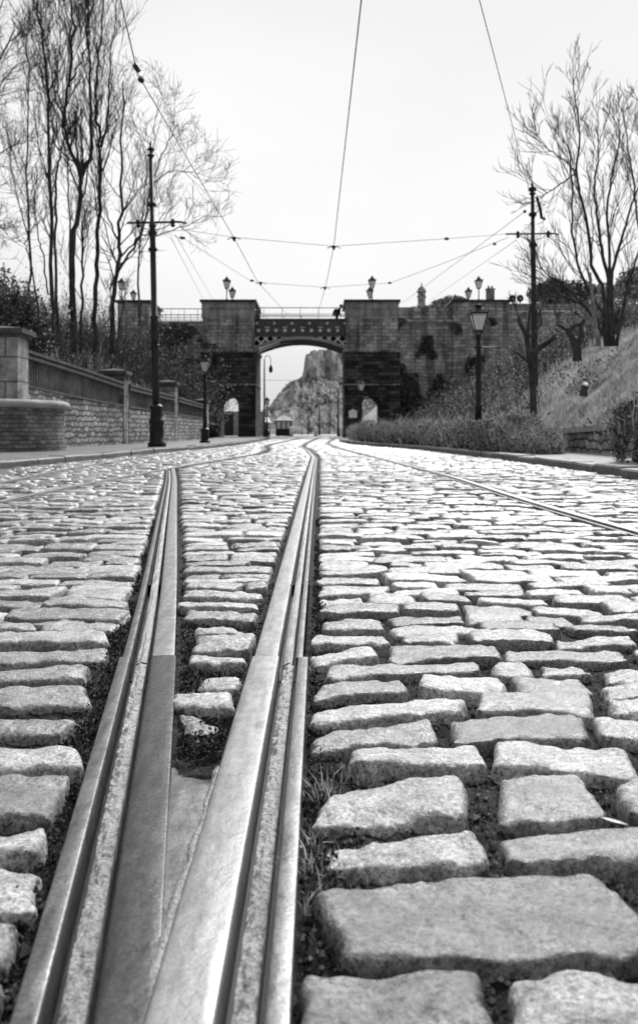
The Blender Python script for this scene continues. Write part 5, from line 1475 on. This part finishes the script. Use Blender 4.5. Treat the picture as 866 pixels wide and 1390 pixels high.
bv = o.modifiers.new('b', 'BEVEL'); bv.width = .04; bv.segments = 2

# ------------------------------------------------------------------ light, sky, camera
EL, AZ = math.radians(40), math.radians(18)           # high, ahead and a little to the right
sd_ = bpy.data.lights.new('sun', 'SUN'); sd_.energy = 1.5; sd_.angle = math.radians(30); sd_.color = (1, 1, 1)
so = bpy.data.objects.new('sun', sd_); COL.objects.link(so)
from mathutils import Vector
dv = Vector((math.sin(AZ) * math.cos(EL), math.cos(AZ) * math.cos(EL), math.sin(EL)))
so.rotation_euler = dv.to_track_quat('Z', 'Y').to_euler(); so.location = (10, 40, 60)
w = bpy.data.worlds.new('World'); scene.world = w; w.use_nodes = True
nt = w.node_tree; bg = nt.nodes['Background']
sky = nt.nodes.new('ShaderNodeTexSky'); sky.sky_type = 'NISHITA'; sky.sun_disc = False; sky.sun_elevation = EL; sky.sun_rotation = AZ
sky.dust_density = 6.; sky.air_density = 1.5; sky.altitude = 100
bwn = nt.nodes.new('ShaderNodeRGBToBW'); nt.links.new(sky.outputs[0], bwn.inputs[0])
tc = nt.nodes.new('ShaderNodeTexCoord')
mp = nt.nodes.new('ShaderNodeMapping'); mp.inputs['Scale'].default_value = (1, 1, 2.2); nt.links.new(tc.outputs['Generated'], mp.inputs['Vector'])
cloud = ramp(nt, noise(nt, mp.outputs[0], .9, 4., .5), .34, .66, 3.5, 5.0)
mixv = math_(nt, 'ADD', math_(nt, 'MULTIPLY', math_(nt, 'MINIMUM', bwn.outputs[0], 8.), .12), math_(nt, 'MULTIPLY', cloud, .80))
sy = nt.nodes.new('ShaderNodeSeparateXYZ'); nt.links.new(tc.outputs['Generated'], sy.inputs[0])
mixv = math_(nt, 'MULTIPLY', mixv, ramp(nt, sy.outputs[1], -.35, .75, .46, 1.))      # sky dimmed behind the camera, out of view, to darken camera-facing sides
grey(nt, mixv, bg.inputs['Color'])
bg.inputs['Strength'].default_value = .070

cd = bpy.data.cameras.new('camera'); co = bpy.data.objects.new('camera', cd); COL.objects.link(co)
co.location = (0, 0, HC); co.rotation_euler = (math.pi / 2, 0, 0)
cd.sensor_fit = 'VERTICAL'; cd.sensor_height = 36; cd.sensor_width = 24; cd.lens = F / 1390 * 36
cd.shift_x = 0; cd.shift_y = -(695 - YH) / 1390
cd.clip_start = .05; cd.clip_end = 4000
cd.dof.use_dof = True; cd.dof.focus_distance = 2.15; cd.dof.aperture_fstop = 7.5
scene.camera = co
vs = scene.view_settings; vs.view_transform = 'Standard'; vs.look = 'None'; vs.exposure = 1.5; vs.gamma = 1; vs.use_curve_mapping = False
scene.cycles.use_denoising = True
scene.cycles.max_bounces = 6; scene.cycles.diffuse_bounces = 3; scene.cycles.transparent_max_bounces = 8
